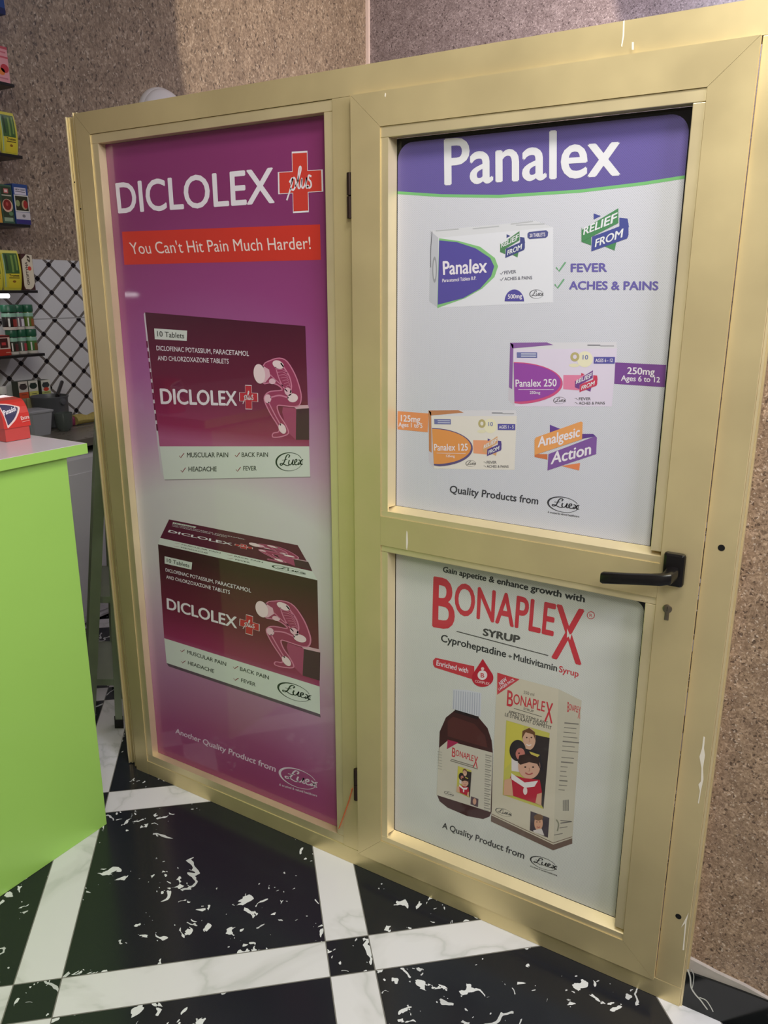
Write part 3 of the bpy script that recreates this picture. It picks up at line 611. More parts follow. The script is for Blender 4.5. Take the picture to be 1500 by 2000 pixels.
a.text('Analgesic', (752, 656), (962, 600), (754, 606), (964, 552), WHT, 5, bold=.02, fat=.02); a.text('Action', (818, 741), (1018, 690), (826, 683), (1020, 634), WHT, 5, bold=.02, fat=.02)
a.text('Quality Products from', (306, 884), (752, 944), (310, 848), (755, 908), (62, 62, 70), 3, bold=.015)
luex(a, (802, 897), (955, 915), (957, 996), (804, 974), (58, 58, 64), 3, tagline=True)
po = a.build('poster', door); po['label'] = 'upper white poster with violet header and painkiller packs'
# dark frame of glass left showing, and the pale edge strip under it is the bead itself

# --- lower poster
a = Art(dsheet)
VW2 = vinyl('perforated_cream_vinyl', (212, 213, 207))
rsheet(a, -.7345, .1485, -.1575, .9095, .022, ('tr',), VW2, YP)
f6, f7 = fz(760, 1080, 520 / 1500), fz(760, 1280, 520 / 1500)
RED, DRK = (198, 60, 70), (52, 54, 54)
a.map(f6)
a.text('Gain appetite & enhance growth with', (303, 106), (1100, 278), (307, 76), (1104, 240), DRK, 2, bold=.028)
a.text('B', (247, 412), (365, 432), (254, 136), (368, 156), RED, 2, bold=.013); a.text('ONAPLE', (370, 338), (923, 466), (376, 164), (940, 290), RED, 2, bold=.016); a.text('X', (918, 588), (1080, 627), (942, 292), (1102, 325), RED, 2, bold=.013)
a.poly([(1003, 425), (1018, 460), (1028, 455), (1020, 490), (1012, 470), (1002, 478)], (212, 213, 207), 3)
a.ell(1137, 351, 22, 22, RED, 2); a.ell(1137, 351, 18, 18, (212, 213, 207), 3); a.text('R', (1129, 360), (1146, 363), (1129, 341), (1146, 344), RED, 4)
a.text('SYRUP', (530, 463), (732, 508), (534, 425), (737, 468), (70, 70, 66), 2, bold=.035); a.stroke([(380, 441), (897, 578)], 5, (80, 80, 76), 2, sm=0)
a.text('Cyproheptadine', (292, 497), (657, 588), (296, 458), (660, 548), DRK, 2, bold=.016); a.text('+', (670, 592), (692, 597), (670, 572), (692, 577), DRK, 2, bold=.01); a.text('Multivitamin', (702, 601), (945, 667), (704, 565), (948, 630), DRK, 2, bold=.016); a.text('Syrup', (957, 669), (1066, 698), (960, 635), (1068, 664), RED, 2, bold=.016)
a.poly([(262, 590), (480, 638), (480, 715), (258, 645), (248, 630), (247, 606)], RED, 2); a.text('Enriched with', (267, 632), (444, 677), (269, 604), (447, 650), WHT, 3, bold=.012)
a.poly([(528, 596)] + [(527 + 61 * math.cos(R(t)), 703 + 52 * math.sin(R(t))) for t in range(-35, 216, 12)], (186, 34, 54), 3); a.ell(526, 688, 27, 27, (232, 222, 222), 4); a.text('B', (517, 700), (536, 702), (517, 676), (536, 678), RED, 5, bold=.015); a.ell(527, 652, 9, 9, (232, 200, 200), 4); a.text('COMPLEX', (484, 728), (566, 744), (485, 714), (567, 730), (232, 200, 200), 4, bold=.01)
a.map(f7)
BEI = (206, 198, 178)
a.poly([(608, 97), (955, 190), (925, 1085), (575, 915)], BEI, 2); a.poly([(955, 190), (1085, 255), (1032, 1045), (925, 1085)], (196, 190, 172), 2)
a.poly([(610, 97), (735, 135), (609, 222)], RED, 3); a.text('NEW', (628, 172), (668, 140), (618, 152), (654, 122), WHT, 4, bold=.015); a.text('LARGER PACK', (622, 198), (710, 140), (614, 186), (700, 128), WHT, 4, bold=.01)
a.text('250 ml', (757, 215), (817, 230), (758, 198), (818, 212), (120, 112, 104), 3, bold=.005)
def bonaplex(a, q, l=3):
    k = a.f_; a.within(UNIT, q, k)
    a.text('B', (0, .40), (.13, .40), (0, 1.0), (.13, 1.0), RED, l, bold=.01); a.text('ONAPLE', (.14, .54), (.82, .54), (.14, .93), (.83, .93), RED, l, bold=.01); a.text('X', (.83, .18), (1, .18), (.85, .93), (1, .93), RED, l, bold=.014); a.map(k)
bonaplex(a, [(668, 196), (925, 262), (918, 408), (660, 340)])
a.text('SYRUP', (757, 305), (815, 322), (758, 293), (816, 309), (96, 92, 84), 3, bold=.01); a.stroke([(703, 298), (860, 345)], 3, (96, 92, 84), 3, sm=0)
a.text('APPETITE STIMULANT', (672, 326), (893, 391), (674, 308), (896, 373), (86, 82, 76), 3, bold=.012); a.text("LE STIMULANT D'APPETIT", (652, 341), (913, 418), (654, 322), (916, 399), (86, 82, 76), 3, bold=.012)
def portrait(a, q, l=3):
    """family snapshot printed on the carton: adult behind, two children in front"""
    k = a.f_; a.within([(660, 365), (905, 437), (870, 865), (640, 785)], q, k)
    a.poly([(660, 365), (905, 437), (870, 865), (640, 785)], (196, 190, 92), l); a.poly([(790, 440), (905, 465), (870, 865), (760, 640)], (54, 46, 46), l + 1)
    a.poly([(665, 370), (760, 398), (730, 560), (650, 640)], (206, 196, 84), l + 1)
    a.ell(790, 470, 36, 62, (214, 172, 146), l + 2); [a.ell(x_, 462, 5, 4, (70, 46, 40), l + 3, n=8) for x_ in (776, 802)]; a.stroke([(774, 500), (788, 507), (802, 502)], 6, (236, 220, 214), l + 3); a.stroke([(789, 465), (793, 484), (787, 487)], 3, (186, 136, 112), l + 3); a.poly([(748, 470), (752, 425), (790, 408), (822, 432), (826, 480), (812, 445), (770, 432)], (108, 74, 48), l + 3)
    a.poly([(770, 525), (850, 545), (870, 650), (760, 620)], (46, 42, 48), l + 3); a.poly([(790, 540), (850, 560), (820, 590)], (206, 190, 90), l + 4)
    a.poly([(690, 560), (770, 590), (760, 660), (690, 650)], (222, 214, 214), l + 2)
    a.ell(725, 535, 46, 60, (48, 42, 44), l + 4); a.ell(740, 555, 26, 34, (198, 124, 112), l + 5)
    a.ell(790, 625, 62, 70, (214, 168, 146), l + 5); [a.ell(x_, 628, 6, 5, (60, 40, 36), l + 6, n=8) for x_ in (768, 812)]; a.stroke([(768, 660), (788, 670), (810, 662)], 7, (176, 84, 84), l + 6); a.stroke([(789, 632), (793, 648), (786, 651)], 4, (180, 130, 110), l + 6); a.ell(733, 550, 5, 4, (50, 34, 32), l + 6, n=8); a.poly([(725, 600), (735, 562), (790, 552), (845, 575), (852, 640), (835, 610), (790, 600), (740, 615)], (58, 40, 36), l + 6)
    a.poly([(690, 670), (760, 690), (850, 700), (862, 770), (850, 840), (700, 790), (670, 720)], (186, 40, 60), l + 6); a.poly([(690, 662), (765, 715), (840, 705), (820, 738), (765, 745), (688, 695)], (232, 226, 226), l + 7); a.ell(768, 762, 12, 22, (232, 216, 216), l + 8)
    a.poly([(650, 700), (690, 690), (700, 790), (645, 785)], (212, 166, 136), l + 7); a.poly([(835, 780), (862, 772), (858, 845), (825, 830)], (212, 166, 136), l + 7); a.map(k)
portrait(a, [(660, 365), (905, 437), (870, 865), (640, 785)])
luex(a, (600, 852), (688, 874), (690, 918), (602, 892), (70, 70, 66))
a.poly([(797, 877), (903, 915), (895, 1027), (793, 985)], (72, 62, 70), 3); a.ell(842, 945, 24, 42, (214, 164, 136), 4); [a.ell(x_, 938, 3.4, 3, (60, 40, 36), 5, n=8) for x_ in (833, 850)]; a.stroke([(833, 964), (842, 969), (851, 965)], 4, (176, 84, 84), 5); a.ell(842, 912, 26, 18, (120, 88, 60), 5); a.poly([(812, 985), (860, 975), (875, 1015), (815, 995)], (216, 208, 204), 5)
a.poly([(575, 900), (925, 1066), (925, 1098), (574, 935)], (112, 92, 82), 3); a.poly([(925, 1066), (1032, 1030), (1032, 1060), (925, 1098)], (112, 92, 82), 3); a.stroke([(575, 892), (925, 1056)], 4, (128, 108, 96), 3, sm=0); a.stroke([(925, 1056), (1032, 1021)], 4, (128, 108, 96), 3, sm=0)
bonaplex(a, [(1006, 262), (1080, 285), (1074, 372), (1002, 352)])
random.seed(3)
for k in range(15):
    yy = 380 + k * 26 + (12 if k > 6 else 0); w_ = random.choice((80, 92, 70)) * (1 if k < 9 else .5); x0 = 988 - k * 2.4; a.stroke([(x0, yy), (x0 + w_, yy + w_ * .09)], 4 if k % 4 else 7, (128, 124, 116), 3, sm=0)
for k in range(7): a.quad(980 + k * 5, 815 - k * .4, 982.4 + k * 5, 876, (80, 80, 80), 3)
a.stroke([(942, 925), (955, 950), (948, 990)], 8, (140, 140, 120), 3); a.stroke([(965, 930), (1025, 935)], 4, (120, 116, 110), 3, sm=0); a.stroke([(965, 945), (1030, 936)], 6, (120, 116, 110), 3, sm=0); a.stroke([(960, 972), (1005, 965)], 4, (120, 116, 110), 3, sm=0); a.stroke([(930, 1012), (978, 1003)], 4, (120, 116, 110), 3, sm=0)
BRN = (66, 34, 34)
a.poly([(372, 308), (505, 350), (555, 410), (578, 480), (585, 550), (578, 880), (566, 908), (530, 922), (440, 905), (330, 858), (285, 822), (270, 785), (285, 430), (320, 350)], BRN, 2)
a.poly([(330, 370), (360, 345), (480, 385), (540, 450), (555, 520), (480, 500), (330, 455)], (86, 44, 42), 3); a.poly([(372, 305), (506, 345), (500, 362), (368, 320)], (40, 26, 28), 3)
a.poly([(360, 190), (445, 196), (520, 212), (515, 346), (440, 330), (357, 300)], (206, 208, 216), 3)
for k in range(12): a.poly([(364 + k * 13, 196 + k * 1.5), (369 + k * 13, 197 + k * 1.5), (366 + k * 13, 302 + k * 3.6), (361 + k * 13, 300 + k * 3.6)], (172, 176, 190), 4)
a.poly([(330, 480), (584, 548), (572, 882), (268, 786), (283, 520)], (204, 198, 184), 4); a.poly([(330, 474), (392, 490), (326, 528)], (168, 44, 84), 5)
bonaplex(a, [(357, 518), (502, 566), (498, 650), (352, 602)], 5)
for x0, y0, x1, y1 in ((345, 592, 500, 640), (350, 584, 480, 624)): a.stroke([(x0, y0), (x1, y1)], 5, (132, 126, 116), 5, sm=0)
portrait(a, [(388, 622), (465, 648), (455, 802), (380, 768)], 5)
luex(a, (312, 758), (363, 775), (364, 800), (313, 784), (70, 70, 66), 5); a.poly([(462, 793), (504, 808), (501, 855), (459, 838)], (96, 76, 84), 5); a.ell(482, 822, 10, 18, (206, 158, 136), 6)
for k in range(12): a.stroke([(543 - k * .8, 560 + k * 27), (578 - k * .8, 569 + k * 27)], 6, (150, 146, 136), 5, sm=0); a.stroke([(543 - k * .8, 572 + k * 27), (570 - k * .8, 579 + k * 27)], 5, (160, 156, 146), 5, sm=0)
for k in range(7): a.stroke([(275, 540 + k * 16), (298, 546 + k * 16)], 4, (170, 166, 156), 5, sm=0)
a.text('A Quality Product from', (300, 971), (759, 1146), (304, 940), (764, 1110), (62, 62, 62), 3, bold=.015)
luex(a, (797, 1118), (940, 1158), (943, 1230), (798, 1180), (52, 52, 52), 3, tagline=True)
po = a.build('poster', door); po['label'] = 'lower white poster with red syrup lettering, bottle and carton'

# ---------------------------------------------------------------- orange thread by the lower hinge
th = MB(); p = [at_y(x, y, -.003) for x, y in ((662, 1618), (668, 1602), (676, 1580), (682, 1562), (688, 1540))]
th.tube(p, .0016, mat('orange_thread', (206, 104, 58), .6), 8); tag(th.build('thread'), 'thin orange thread hanging slantwise below the lower hinge', 'thread')

# ---------------------------------------------------------------- service counter
LIME = mat('lime_laminate', (162, 212, 98), .35, coat=.1, noise=.02, nscale=2); WLAM = mat('white_laminate', (232, 226, 234), .25, coat=.2)
ct = empty('service_counter', (-1.9, -.9, 0), 'lime green service counter with a white laminate top', 'counter')
boxo('counter_body', (-2.15, -1.75, 0), (-1.565, -.238, 1.0995), LIME, ct, .0015)
tp = MB(); tp.box((-2.25, -1.8, 1.1), (-1.545, -.19, 1.127), WLAM, .001); ctop = tp.build('countertop', ct)
for a_, b_ in (((-1.5448, -1.8, 1.1), (-1.5436, -.1888, 1.1265)), ((-2.25, -.1898, 1.1), (-1.5448, -.1888, 1.1265))): boxo('edge_band', a_, b_, LIME, ctop)
# ---------------------------------------------------------------- cartons and shelf goods
def faceplace(P0, ux, uz, nrm):
    P0, ux, uz, nrm = map(Vector, (P0, ux, uz, nrm)); return lambda x, y, l: tuple(P0 + ux * x + uz * y + nrm * (.0003 + l * .00025))
def carton(name, label, cat, y0, y1, z0, z1, xf, depth, side, art, group=None, bev=.001):
    """upright carton whose printed face looks along +X; art draws in 0..1 (x along +Y, y up)"""
    b = MB().box((xf - depth, y0, z0), (xf, y1, z1), side, bev)
    a = Art(faceplace((xf, y0, z0), (0, y1 - y0, 0), (0, 0, z1 - z0), (1, 0, 0))); a.v, a.f, a.m, a.mats, a.sm = b.v, b.f, b.m, b.mats, b.sm
    art(a); o = a.build(name); origin(o, (xf - depth / 2, (y0 + y1) / 2, z0)); return tag(o, label, cat, group)
XS = -3.10                                                # front edge of the shelves
SH = [2.340, 2.062, 1.782, 1.504, 1.226]
SHM = mat('black_shelf', (30, 28, 27), .35)
names = ['topmost black shelf on the granite wall, holding a pink carton', 'black shelf holding the yellow toothbrush pouch below the pink carton', 'black shelf holding the two fruit-picture cartons', 'black shelf at the top edge of the diamond tiles, lit tube beneath', 'lowest black shelf, holding the green-lidded jars']
for z, nm in zip(SH, names):
    s_ = empty('wall_shelf', (WALL_X + .13, 0, z - .012), nm, 'shelf', 'black wall shelves')
    boxo('board', (WALL_X + (.009 if z < 1.66 else .001), -1.5, z - .012), (XS, .835, z), SHM, s_, .001)
    for yb in (-.6, .6): MB().box((WALL_X + .009, yb, z - .03), (XS - .08, yb + .012, z - .0123), SHM).build('bracket', s_)
top6 = empty('wall_shelf', (WALL_X + .13, 0, 2.60), 'black shelf end at the top corner, under the blue box', 'shelf', 'black wall shelves')
boxo('board', (WALL_X + .001, -1.5, 2.600), (XS - .03, .665, 2.612), SHM, top6, .001)
lt = empty('tube_light', (-3.15, 0, 1.485), 'glowing white tube light fixed under the shelf by the diamond tiles', 'lamp')
LED = mat('led_tube', (255, 255, 255), .4, emit=6)
tb = MB(); tb.tube([(-3.15, -1.4, 1.480), (-3.15, at_x(19, 574, -3.14).y, 1.480)], .009, LED, 12); tb.build('tube', lt); boxo('holder', (-3.162, -1.42, 1.489), (-3.138, .63, 1.4918), mat('white_plastic', (225, 225, 225), .4), lt)
struct('trim_4', (WALL_X + .009, -1.5, .868), (WALL_X + .02, .62, 1.47), mat('grey_back_panel', (150, 152, 150), .5))
def yz(px, py, X=XS): p = at_x(px, py, X); return p.y, p.z
def span(x0, x1, yc, X=XS): return yz(x0, yc, X)[0], yz(x1, yc, X)[0]
def zt(px, py, X=XS): return yz(px, py, X)[1]
Cc = {'w': (226, 224, 220), 'k': (34, 34, 36)}
X1 = XS - .012
y0, y1 = span(-22, 17, 130, X1)
carton('medicine_carton', 'pale pink carton with red heart picture on the topmost shelf', 'carton', y0, y1, SH[0] + .0005, zt(10, 92, X1), X1, .09, mat('pink_card', (226, 158, 164), .5), lambda a: (a.quad(0, .93, 1, 1, (196, 84, 96)), a.quad(0, .68, 1, .73, (206, 92, 104)), a.ell(.78, .4, .2, .12, (196, 60, 70)), a.ell(.62, .3, .16, .1, (232, 130, 60)), a.quad(.1, .82, .9, .86, (206, 110, 120)), a.quad(.1, .1, .9, .14, (200, 120, 132))))
y0, y1 = span(-24, 9, 10, XS - .045)
carton('medicine_carton', 'dark blue carton cut off at the top corner of the photo', 'carton', y0, y1, 2.6125, 2.73, XS - .045, .09, mat('blue_card', (40, 74, 140), .5), lambda a: (a.quad(0, .5, 1, .9, (70, 110, 170)), a.quad(0, 0, 1, .2, (26, 40, 92))))
def pouch(y0, y1, z0, z1, xf, label, word='Trustee'):
    YEL, G1, G2 = (214, 196, 52), (60, 96, 44), (120, 150, 70)
    m = mat('yellow_pouch', (206, 198, 70), .35, coat=.3)
    b = MB(); n_ = 14; H = z1 - z0
    loops = []
    for i in range(n_ + 1):
        t = i / n_; th_ = .002 + .011 * math.sin(math.pi * min(1, max(0, t))) ** .7
        sk_ = .004 * math.sin(math.pi * t); z = z0 + H * t
        loops.append([(xf - .02 - th_, y0 - sk_, z), (xf - .02 + th_, y0 - sk_, z), (xf - .02 + th_, y1 + sk_, z), (xf - .02 - th_, y1 + sk_, z)])
    b.loft(loops, m, False)
    W = y1 - y0
    a = Art(lambda x, y, l: (xf - .02 + .002 + .011 * math.sin(math.pi * min(1, max(0, y))) ** .7 + .0006 + l * .0004, y0 + W * x, z0 + H * y)); a.v, a.f, a.m, a.mats, a.sm = b.v, b.f, b.m, b.mats, b.sm
    def strip(x0_, x1_, ya, yb, c, l=1):
        for i in range(6): a.quad(x0_, ya + (yb - ya) * i / 6, x1_, ya + (yb - ya) * (i + 1) / 6, c, l)
    strip(.1, .93, .42, .93, G1); strip(.5, .62, .45, .88, G2, 2); strip(.2, .3, .5, .9, (36, 62, 34), 2); strip(.75, .85, .5, .9, G2, 2)
    strip(.22, .95, .05, .42, YEL, 2); a.text(word, (.3, .345), (.88, .345), (.3, .40), (.88, .40), (50, 40, 26), 4, bold=.02); strip(.28, .9, .30, .32, (70, 56, 30), 3); a.ell(.58, .22, .1, .03, (140, 96, 30), 4)
    strip(.04, .1, .08, .9, (156, 186, 150), 2)
    o = a.build('toothbrush_pouch'); origin(o, (xf - .02, (y0 + y1) / 2, z0)); return tag(o, label, 'pouch', 'yellow toothbrush pouches')
y0, y1 = span(5, 34, 260, X1); pouch(y0, y1, SH[1] + .0005, zt(20, 219, X1), X1, 'yellow and green pouch on the second shelf, under the pink carton')
y0, y1 = span(-26, 3.5, 260, X1); pouch(y0, y1 - .008, SH[1] + .0005, zt(2, 221, X1), X1, 'yellow pouch mostly outside the frame on the second shelf')
y0, y1 = span(3, 27, 400, X1)
carton('herbal_carton', 'dark green carton with a red fruit in a white ring', 'carton', y0, y1 - .003, SH[2] + .0005, zt(14, 361, X1), X1, .06, mat('green_card', (60, 92, 70), .45), lambda a: (a.quad(.06, .05, .94, .95, (44, 58, 34)), a.quad(.3, .78, .68, .90, (198, 110, 104), 2), a.quad(.36, .81, .6, .87, (226, 200, 190), 3), a.quad(.1, .71, .9, .74, (186, 182, 160), 2), a.ell(.5, .46, .44, .17, (214, 176, 150), 2), a.ell(.48, .48, .34, .14, (126, 30, 20), 3), a.ell(.46, .5, .1, .05, (176, 70, 60), 4), a.quad(.1, .05, .86, .15, (140, 160, 130), 2), a.ell(.72, .26, .18, .06, (92, 126, 84), 2)))
y0, y1 = span(28.5, 57, 400, X1)
carton('herbal_carton', 'blue and white carton with a cut melon picture beside the green carton', 'carton', y0, y1, SH[2] + .0005, zt(42, 360, X1), X1, .06, mat('deepblue_card', (42, 70, 128), .45), lambda a: (a.quad(.08, .74, .86, .91, (206, 200, 210)), a.text('NEW TEAM', (.14, .84), (.8, .84), (.14, .88), (.8, .88), (60, 60, 70), 3, bold=.02), a.quad(.14, .80, .8, .815, (90, 84, 90), 2), a.quad(.02, .31, .98, .73, (206, 204, 192)), a.quad(.08, .34, .92, .70, (46, 46, 22), 2), a.ell(.22, .52, .14, .08, (140, 150, 96), 3), a.ell(.68, .49, .2, .12, (176, 150, 110), 3), a.ell(.74, .5, .15, .1, (158, 38, 34), 4), a.quad(.02, .12, .98, .30, (198, 192, 192)), a.ell(.55, .21, .11, .04, (120, 116, 116), 2), a.quad(.02, .01, .98, .11, (52, 44, 112))))
y0, y1 = span(-22, 1.5, 400, X1)
carton('herbal_carton', 'orange-yellow carton at the frame edge beside the green fruit carton', 'carton', y0, y1, SH[2] + .0005, zt(2, 362, X1), X1, .06, mat('orange_card', (206, 150, 60), .5), lambda a: (a.quad(0, .7, 1, 1, (176, 176, 150)), a.ell(.5, .4, .4, .15, (226, 170, 60), 2)))
y0, y1 = span(9, 42, 530, X1); pouch(y0, y1, SH[3] + .0005, zt(25, 489, X1), X1, 'yellow and green pouch beside the cream carton on the tile-edge shelf')
y0, y1 = span(-30, 8, 530, X1); pouch(y0, y1 - .008, SH[3] + .0005, zt(2, 491, X1), X1, 'yellow pouch at the frame edge on the tile-edge shelf')
y0, y1 = span(44, 66, 530, X1)
carton('syrup_carton', 'cream carton with sideways dark lettering and a red dot', 'carton', y0, y1, SH[3] + .0005, zt(56, 496, X1), X1, .06, mat('maroon_card', (70, 36, 32), .5), lambda a: (a.poly([(.02, .12), (.12, .03), (.55, .02), (.8, .08), (.97, .2), (.97, .98), (.45, .99), (.3, .93), (.02, .84)], (216, 206, 180)), a.within(UNIT, [(.22, .15), (.22, .78), (.5, .78), (.5, .15)]), a.text('GROFTYNA', (0, 0), (1, 0), (0, .75), (1, .75), (66, 46, 34), 3, bold=.02), a.map(lambda x, y: (x, y)), a.ell(.64, .60, .16, .06, (206, 70, 54), 3), a.stroke([(.5, .86), (.7, .8), (.72, .9), (.5, .93)], .06, (80, 66, 50), 3)))
# green-lidded jars: six, in two stacked rows of three
JG, JL = mat('jar_green_lid', (38, 92, 66), .35), mat('jar_mint_band', (140, 182, 160), .4)
jar_lab = [('dark jar with red label patch, left of the upper row of jars', (14, 40), 1, (40, 34, 32), (150, 52, 44)), ('purple-grey jar, middle of the upper row of jars', (36.5, 54.5), 1, (112, 96, 108), (226, 220, 226)), ('green and orange jar, right of the upper row of jars', (55, 73.5), 1, (96, 120, 50), (150, 92, 44)),
           ('dark jar standing beside the red carton, lower row', (22, 41.5), 0, (52, 56, 46), (90, 40, 40)), ('mint banded jar with red patch, middle of the lower row', (42, 58.5), 0, (92, 96, 88), (176, 60, 70)), ('bright green jar nearest the shelf end, lower row', (59, 79), 0, (74, 120, 62), (120, 84, 36))]
XJ = -3.16
zsplit = SH[4] + .105
for lab, (xa, xb), row, c1, c2 in jar_lab:
    y0, y1 = span(xa, xb, 668 if row == 0 else 634, XJ + .03); r = (y1 - y0) / 2 * .95; yc = (y0 + y1) / 2; z0 = SH[4] + .0004 if row == 0 else SH[4] + .108
    j = empty('vitamin_jar', (XJ, yc, z0), lab, 'jar', 'green-lidded jars on the lowest shelf')
    H = .106; M_ = Matrix.Translation((XJ, yc, z0))
    b = MB(); b.lathe([(r * .92, 0), (r, .004), (r, .066), (r * .9, .074), (r * .9, .078)], mat('jar_%d_%d_%d' % c1, c1, .25, coat=.4), 24, M_); b.lathe([(r * 1.005, .0), (r * 1.012, .008), (r * 1.005, .012)], mat('jar_base', (196, 190, 180), .4), 24, M_, False); b.lathe([(r * 1.006, .056), (r * 1.01, .066), (r * .95, .072)], JL, 24, M_, False)
    a = Art(lambda x, y, l: (XJ + (r + .0006 + l * .0003) * math.cos(x), yc + (r + .0006 + l * .0003) * math.sin(x), z0 + y)); a.v, a.f, a.m, a.mats, a.sm = b.v, b.f, b.m, b.mats, b.sm
    for k in range(6): t0, t1 = -.1 + k * .18, .08 + k * .18; a.quad(t0, .014, t1, .046, c2, 1)
    for k in range(2): a.quad(-.75 + k * .12, .014, -.63 + k * .12, .05, (222, 220, 214), 2)
    a.build('jar_body', j); l_ = MB(); l_.lathe([(r * 1.0, .0755), (r * 1.06, .078), (r * 1.06, .104), (r * .98, .1075), (0, .1075)], JG, 24, M_); l_.build('lid', j)
y0, y1 = span(-14, 20.5, 675, X1)
carton('red_carton', 'red and white carton with a dark picture beside the jars', 'carton', y0, y1, SH[4] + .0005, zt(12, 655, X1), X1, .05, mat('red_card', (176, 50, 36), .5), lambda a: (a.quad(.3, .33, .98, .9, (222, 204, 190)), a.quad(.4, .38, .86, .86, (70, 28, 22), 2), a.quad(.5, .52, .74, .66, (196, 60, 62), 3), a.quad(0, .92, 1, 1, (84, 30, 28), 2), a.quad(.7, .12, .95, .17, (222, 150, 130), 2)))

# ---------------------------------------------------------------- worktop, appliance and kitchen things
WT = .872
wk = empty('worktop', (-3.05, .5, WT - .04), 'grey stone worktop along the diamond-tiled wall', 'worktop')
boxo('slab', (WALL_X + .0085, -.6, WT - .035), (-2.775, 1.75, WT), mat('grey_worktop', (118, 112, 102), .3, noise=.1, nscale=20), wk, .002)
boxo('drainer_edge', (-3.06, .72, WT), (-3.045, 1.45, WT + .004), mat('steel_edge', (190, 186, 172), .25, .8), wk)
for yy in (-.55, 1.70): boxo('support', (-3.30, yy - .04, 0), (-2.95, yy + .04, WT - .0352), mat('plaster_support', (150, 146, 140), .7), wk)
WAP = mat('white_enamel', (222, 222, 224), .3, coat=.3)
ap = empty('washing_machine', (-3.08, .95, 0), 'pale grey appliance under the worktop behind the counter', 'appliance')
boxo('casing', (-3.30, .30, .012), (-2.79, 1.35, .80), WAP, ap, .018)
for x_ in (-3.22, -2.86):
    for y_ in (.38, 1.27): b = MB(); b.lathe([(.02, 0), (.02, .0118)], BLACK, 16, Matrix.Translation((x_, y_, 0))); b.build('foot', ap)
boxo('door_panel', (-2.7898, .33, .05), (-2.785, 1.32, .72), WAP, ap, .002)
XC = -3.275
small = [('small carton with orange base, left of the three by the saucepan', (36, 55), 745, 778, (212, 204, 192), (206, 88, 54), (70, 60, 58)), ('small carton with yellow-green base, middle of the three by the saucepan', (56, 75), 743, 776, (216, 214, 200), (206, 204, 110), (40, 54, 46)), ('taller small carton with red patch standing directly behind the saucepan', (81, 99), 742, 776, (214, 214, 200), (176, 186, 110), (60, 66, 66))]
zlow = zt(50, 778, XC)
for i, (lab, (xa, xb), ya, yb, c0, c1, c2) in enumerate(small):
    y0, y1 = span(xa, xb, 760, XC); zb0 = zlow if i < 2 else WT; zt0 = zt((xa + xb) / 2, ya, XC); g = (zlow - zb0) / (zt0 - zb0)
    def face(a, i=i, c0=c0, c1=c1, c2=c2, g=g):
        a.map(lambda x, y: (x, g + (1 - g) * y)); a.quad(.02, -g / (1 - g), .98, 1, c0); a.quad(.02, 0, .98, .36 if i != 2 else .3, c1, 2); a.ell(.5, .68, .4, .18, c2, 2); a.quad(.2, .82, .8, .86, c2, 2); a.quad(.25, .2, .8, .23, c2, 3)
        if i == 2: a.ell(.5, .42, .3, .12, (206, 70, 50), 3)
    carton('tablet_carton', lab, 'carton', y0, y1, zb0 + .0005, zt0, XC, .05, mat('card_%d' % i, (70, 74, 62), .5), face, 'small cartons by the saucepan')
lo = [(30, 52, (150, 140, 120), 'plain brown carton under the orange-based one'), (53, 76, (190, 182, 140), 'pale carton under the yellow-green-based one')]
for xa, xb, c_, lab in lo:
    y0, y1 = span(xa, xb, 790, XC); carton('stock_carton', lab, 'carton', y0, y1 - .002, WT + .0005, zlow, XC + .005, .066, mat('stock_%d' % xa, c_, .6), lambda a: (a.quad(.1, .2, .9, .45, (110, 100, 80)),), 'stacked lower cartons by the saucepan')
yb_, zb_ = yz(4, 770, -3.0)
bt = empty('syrup_bottle', (-3.0, yb_, WT), 'brown bottle with a white cap behind the red dispenser box', 'bottle')
b = MB(); M_ = Matrix.Translation((-3.0, yb_, WT)); hz = zb_ - WT
b.lathe([(.034, 0), (.036, .005), (.036, hz * .72), (.03, hz * .85), (.016, hz * .98), (.015, hz)], mat('amber_glass', (44, 26, 20), .1, coat=.5), 24, M_); b.build('bottle_body', bt)
b = MB(); b.lathe([(.019, hz + .0005), (.0195, hz + .003), (.0195, hz + .03), (.018, hz + .033), (0, hz + .033)], mat('white_cap', (226, 224, 220), .4), 24, M_); b.build('cap', bt)
# saucepan
XP = -3.175
ya_, yb2 = span(61, 130, 775, XP); yc = (ya_ + yb2) / 2; r = .084
ztop = zt(92, 774, XP)
DK = mat('dark_pan', (92, 94, 98), .4, .1)
pan = empty('saucepan', (XP, yc, WT), 'dark grey saucepan with its handle up, in front of the small cartons', 'saucepan')
M_ = Matrix.Translation((XP, yc, WT + .002)); hh = ztop - WT
b = MB(); b.lathe([(r * .86, 0), (r * .92, .006), (r * .98, hh - .012), (r * 1.03, hh - .006), (r * 1.03, hh), (r * .97, hh), (r * .93, hh - .012), (r * .86, .008), (0, .006)], DK, 40, M_); b.build('pan_body', pan)
p0 = at_x(112, 772, XP + .02); p1 = at_x(121, 746, XP - .06)
b = MB(); b.tube([p0 - Vector((0, 0, .03)), p0, (p0 + p1) / 2, p1], .009, BLACK, 10); b.build('handle', pan)
q = at_x(105, 786, XP + r * .86); b = MB(); b.lathe([(.0, .012), (.014, .010), (.018, 0)], DK, 16, Matrix.Translation((XP + r * .96, yc + .01, q.z)) @ Matrix.Rotation(R(90), 4, 'Y')); b.build('rivet', pan)
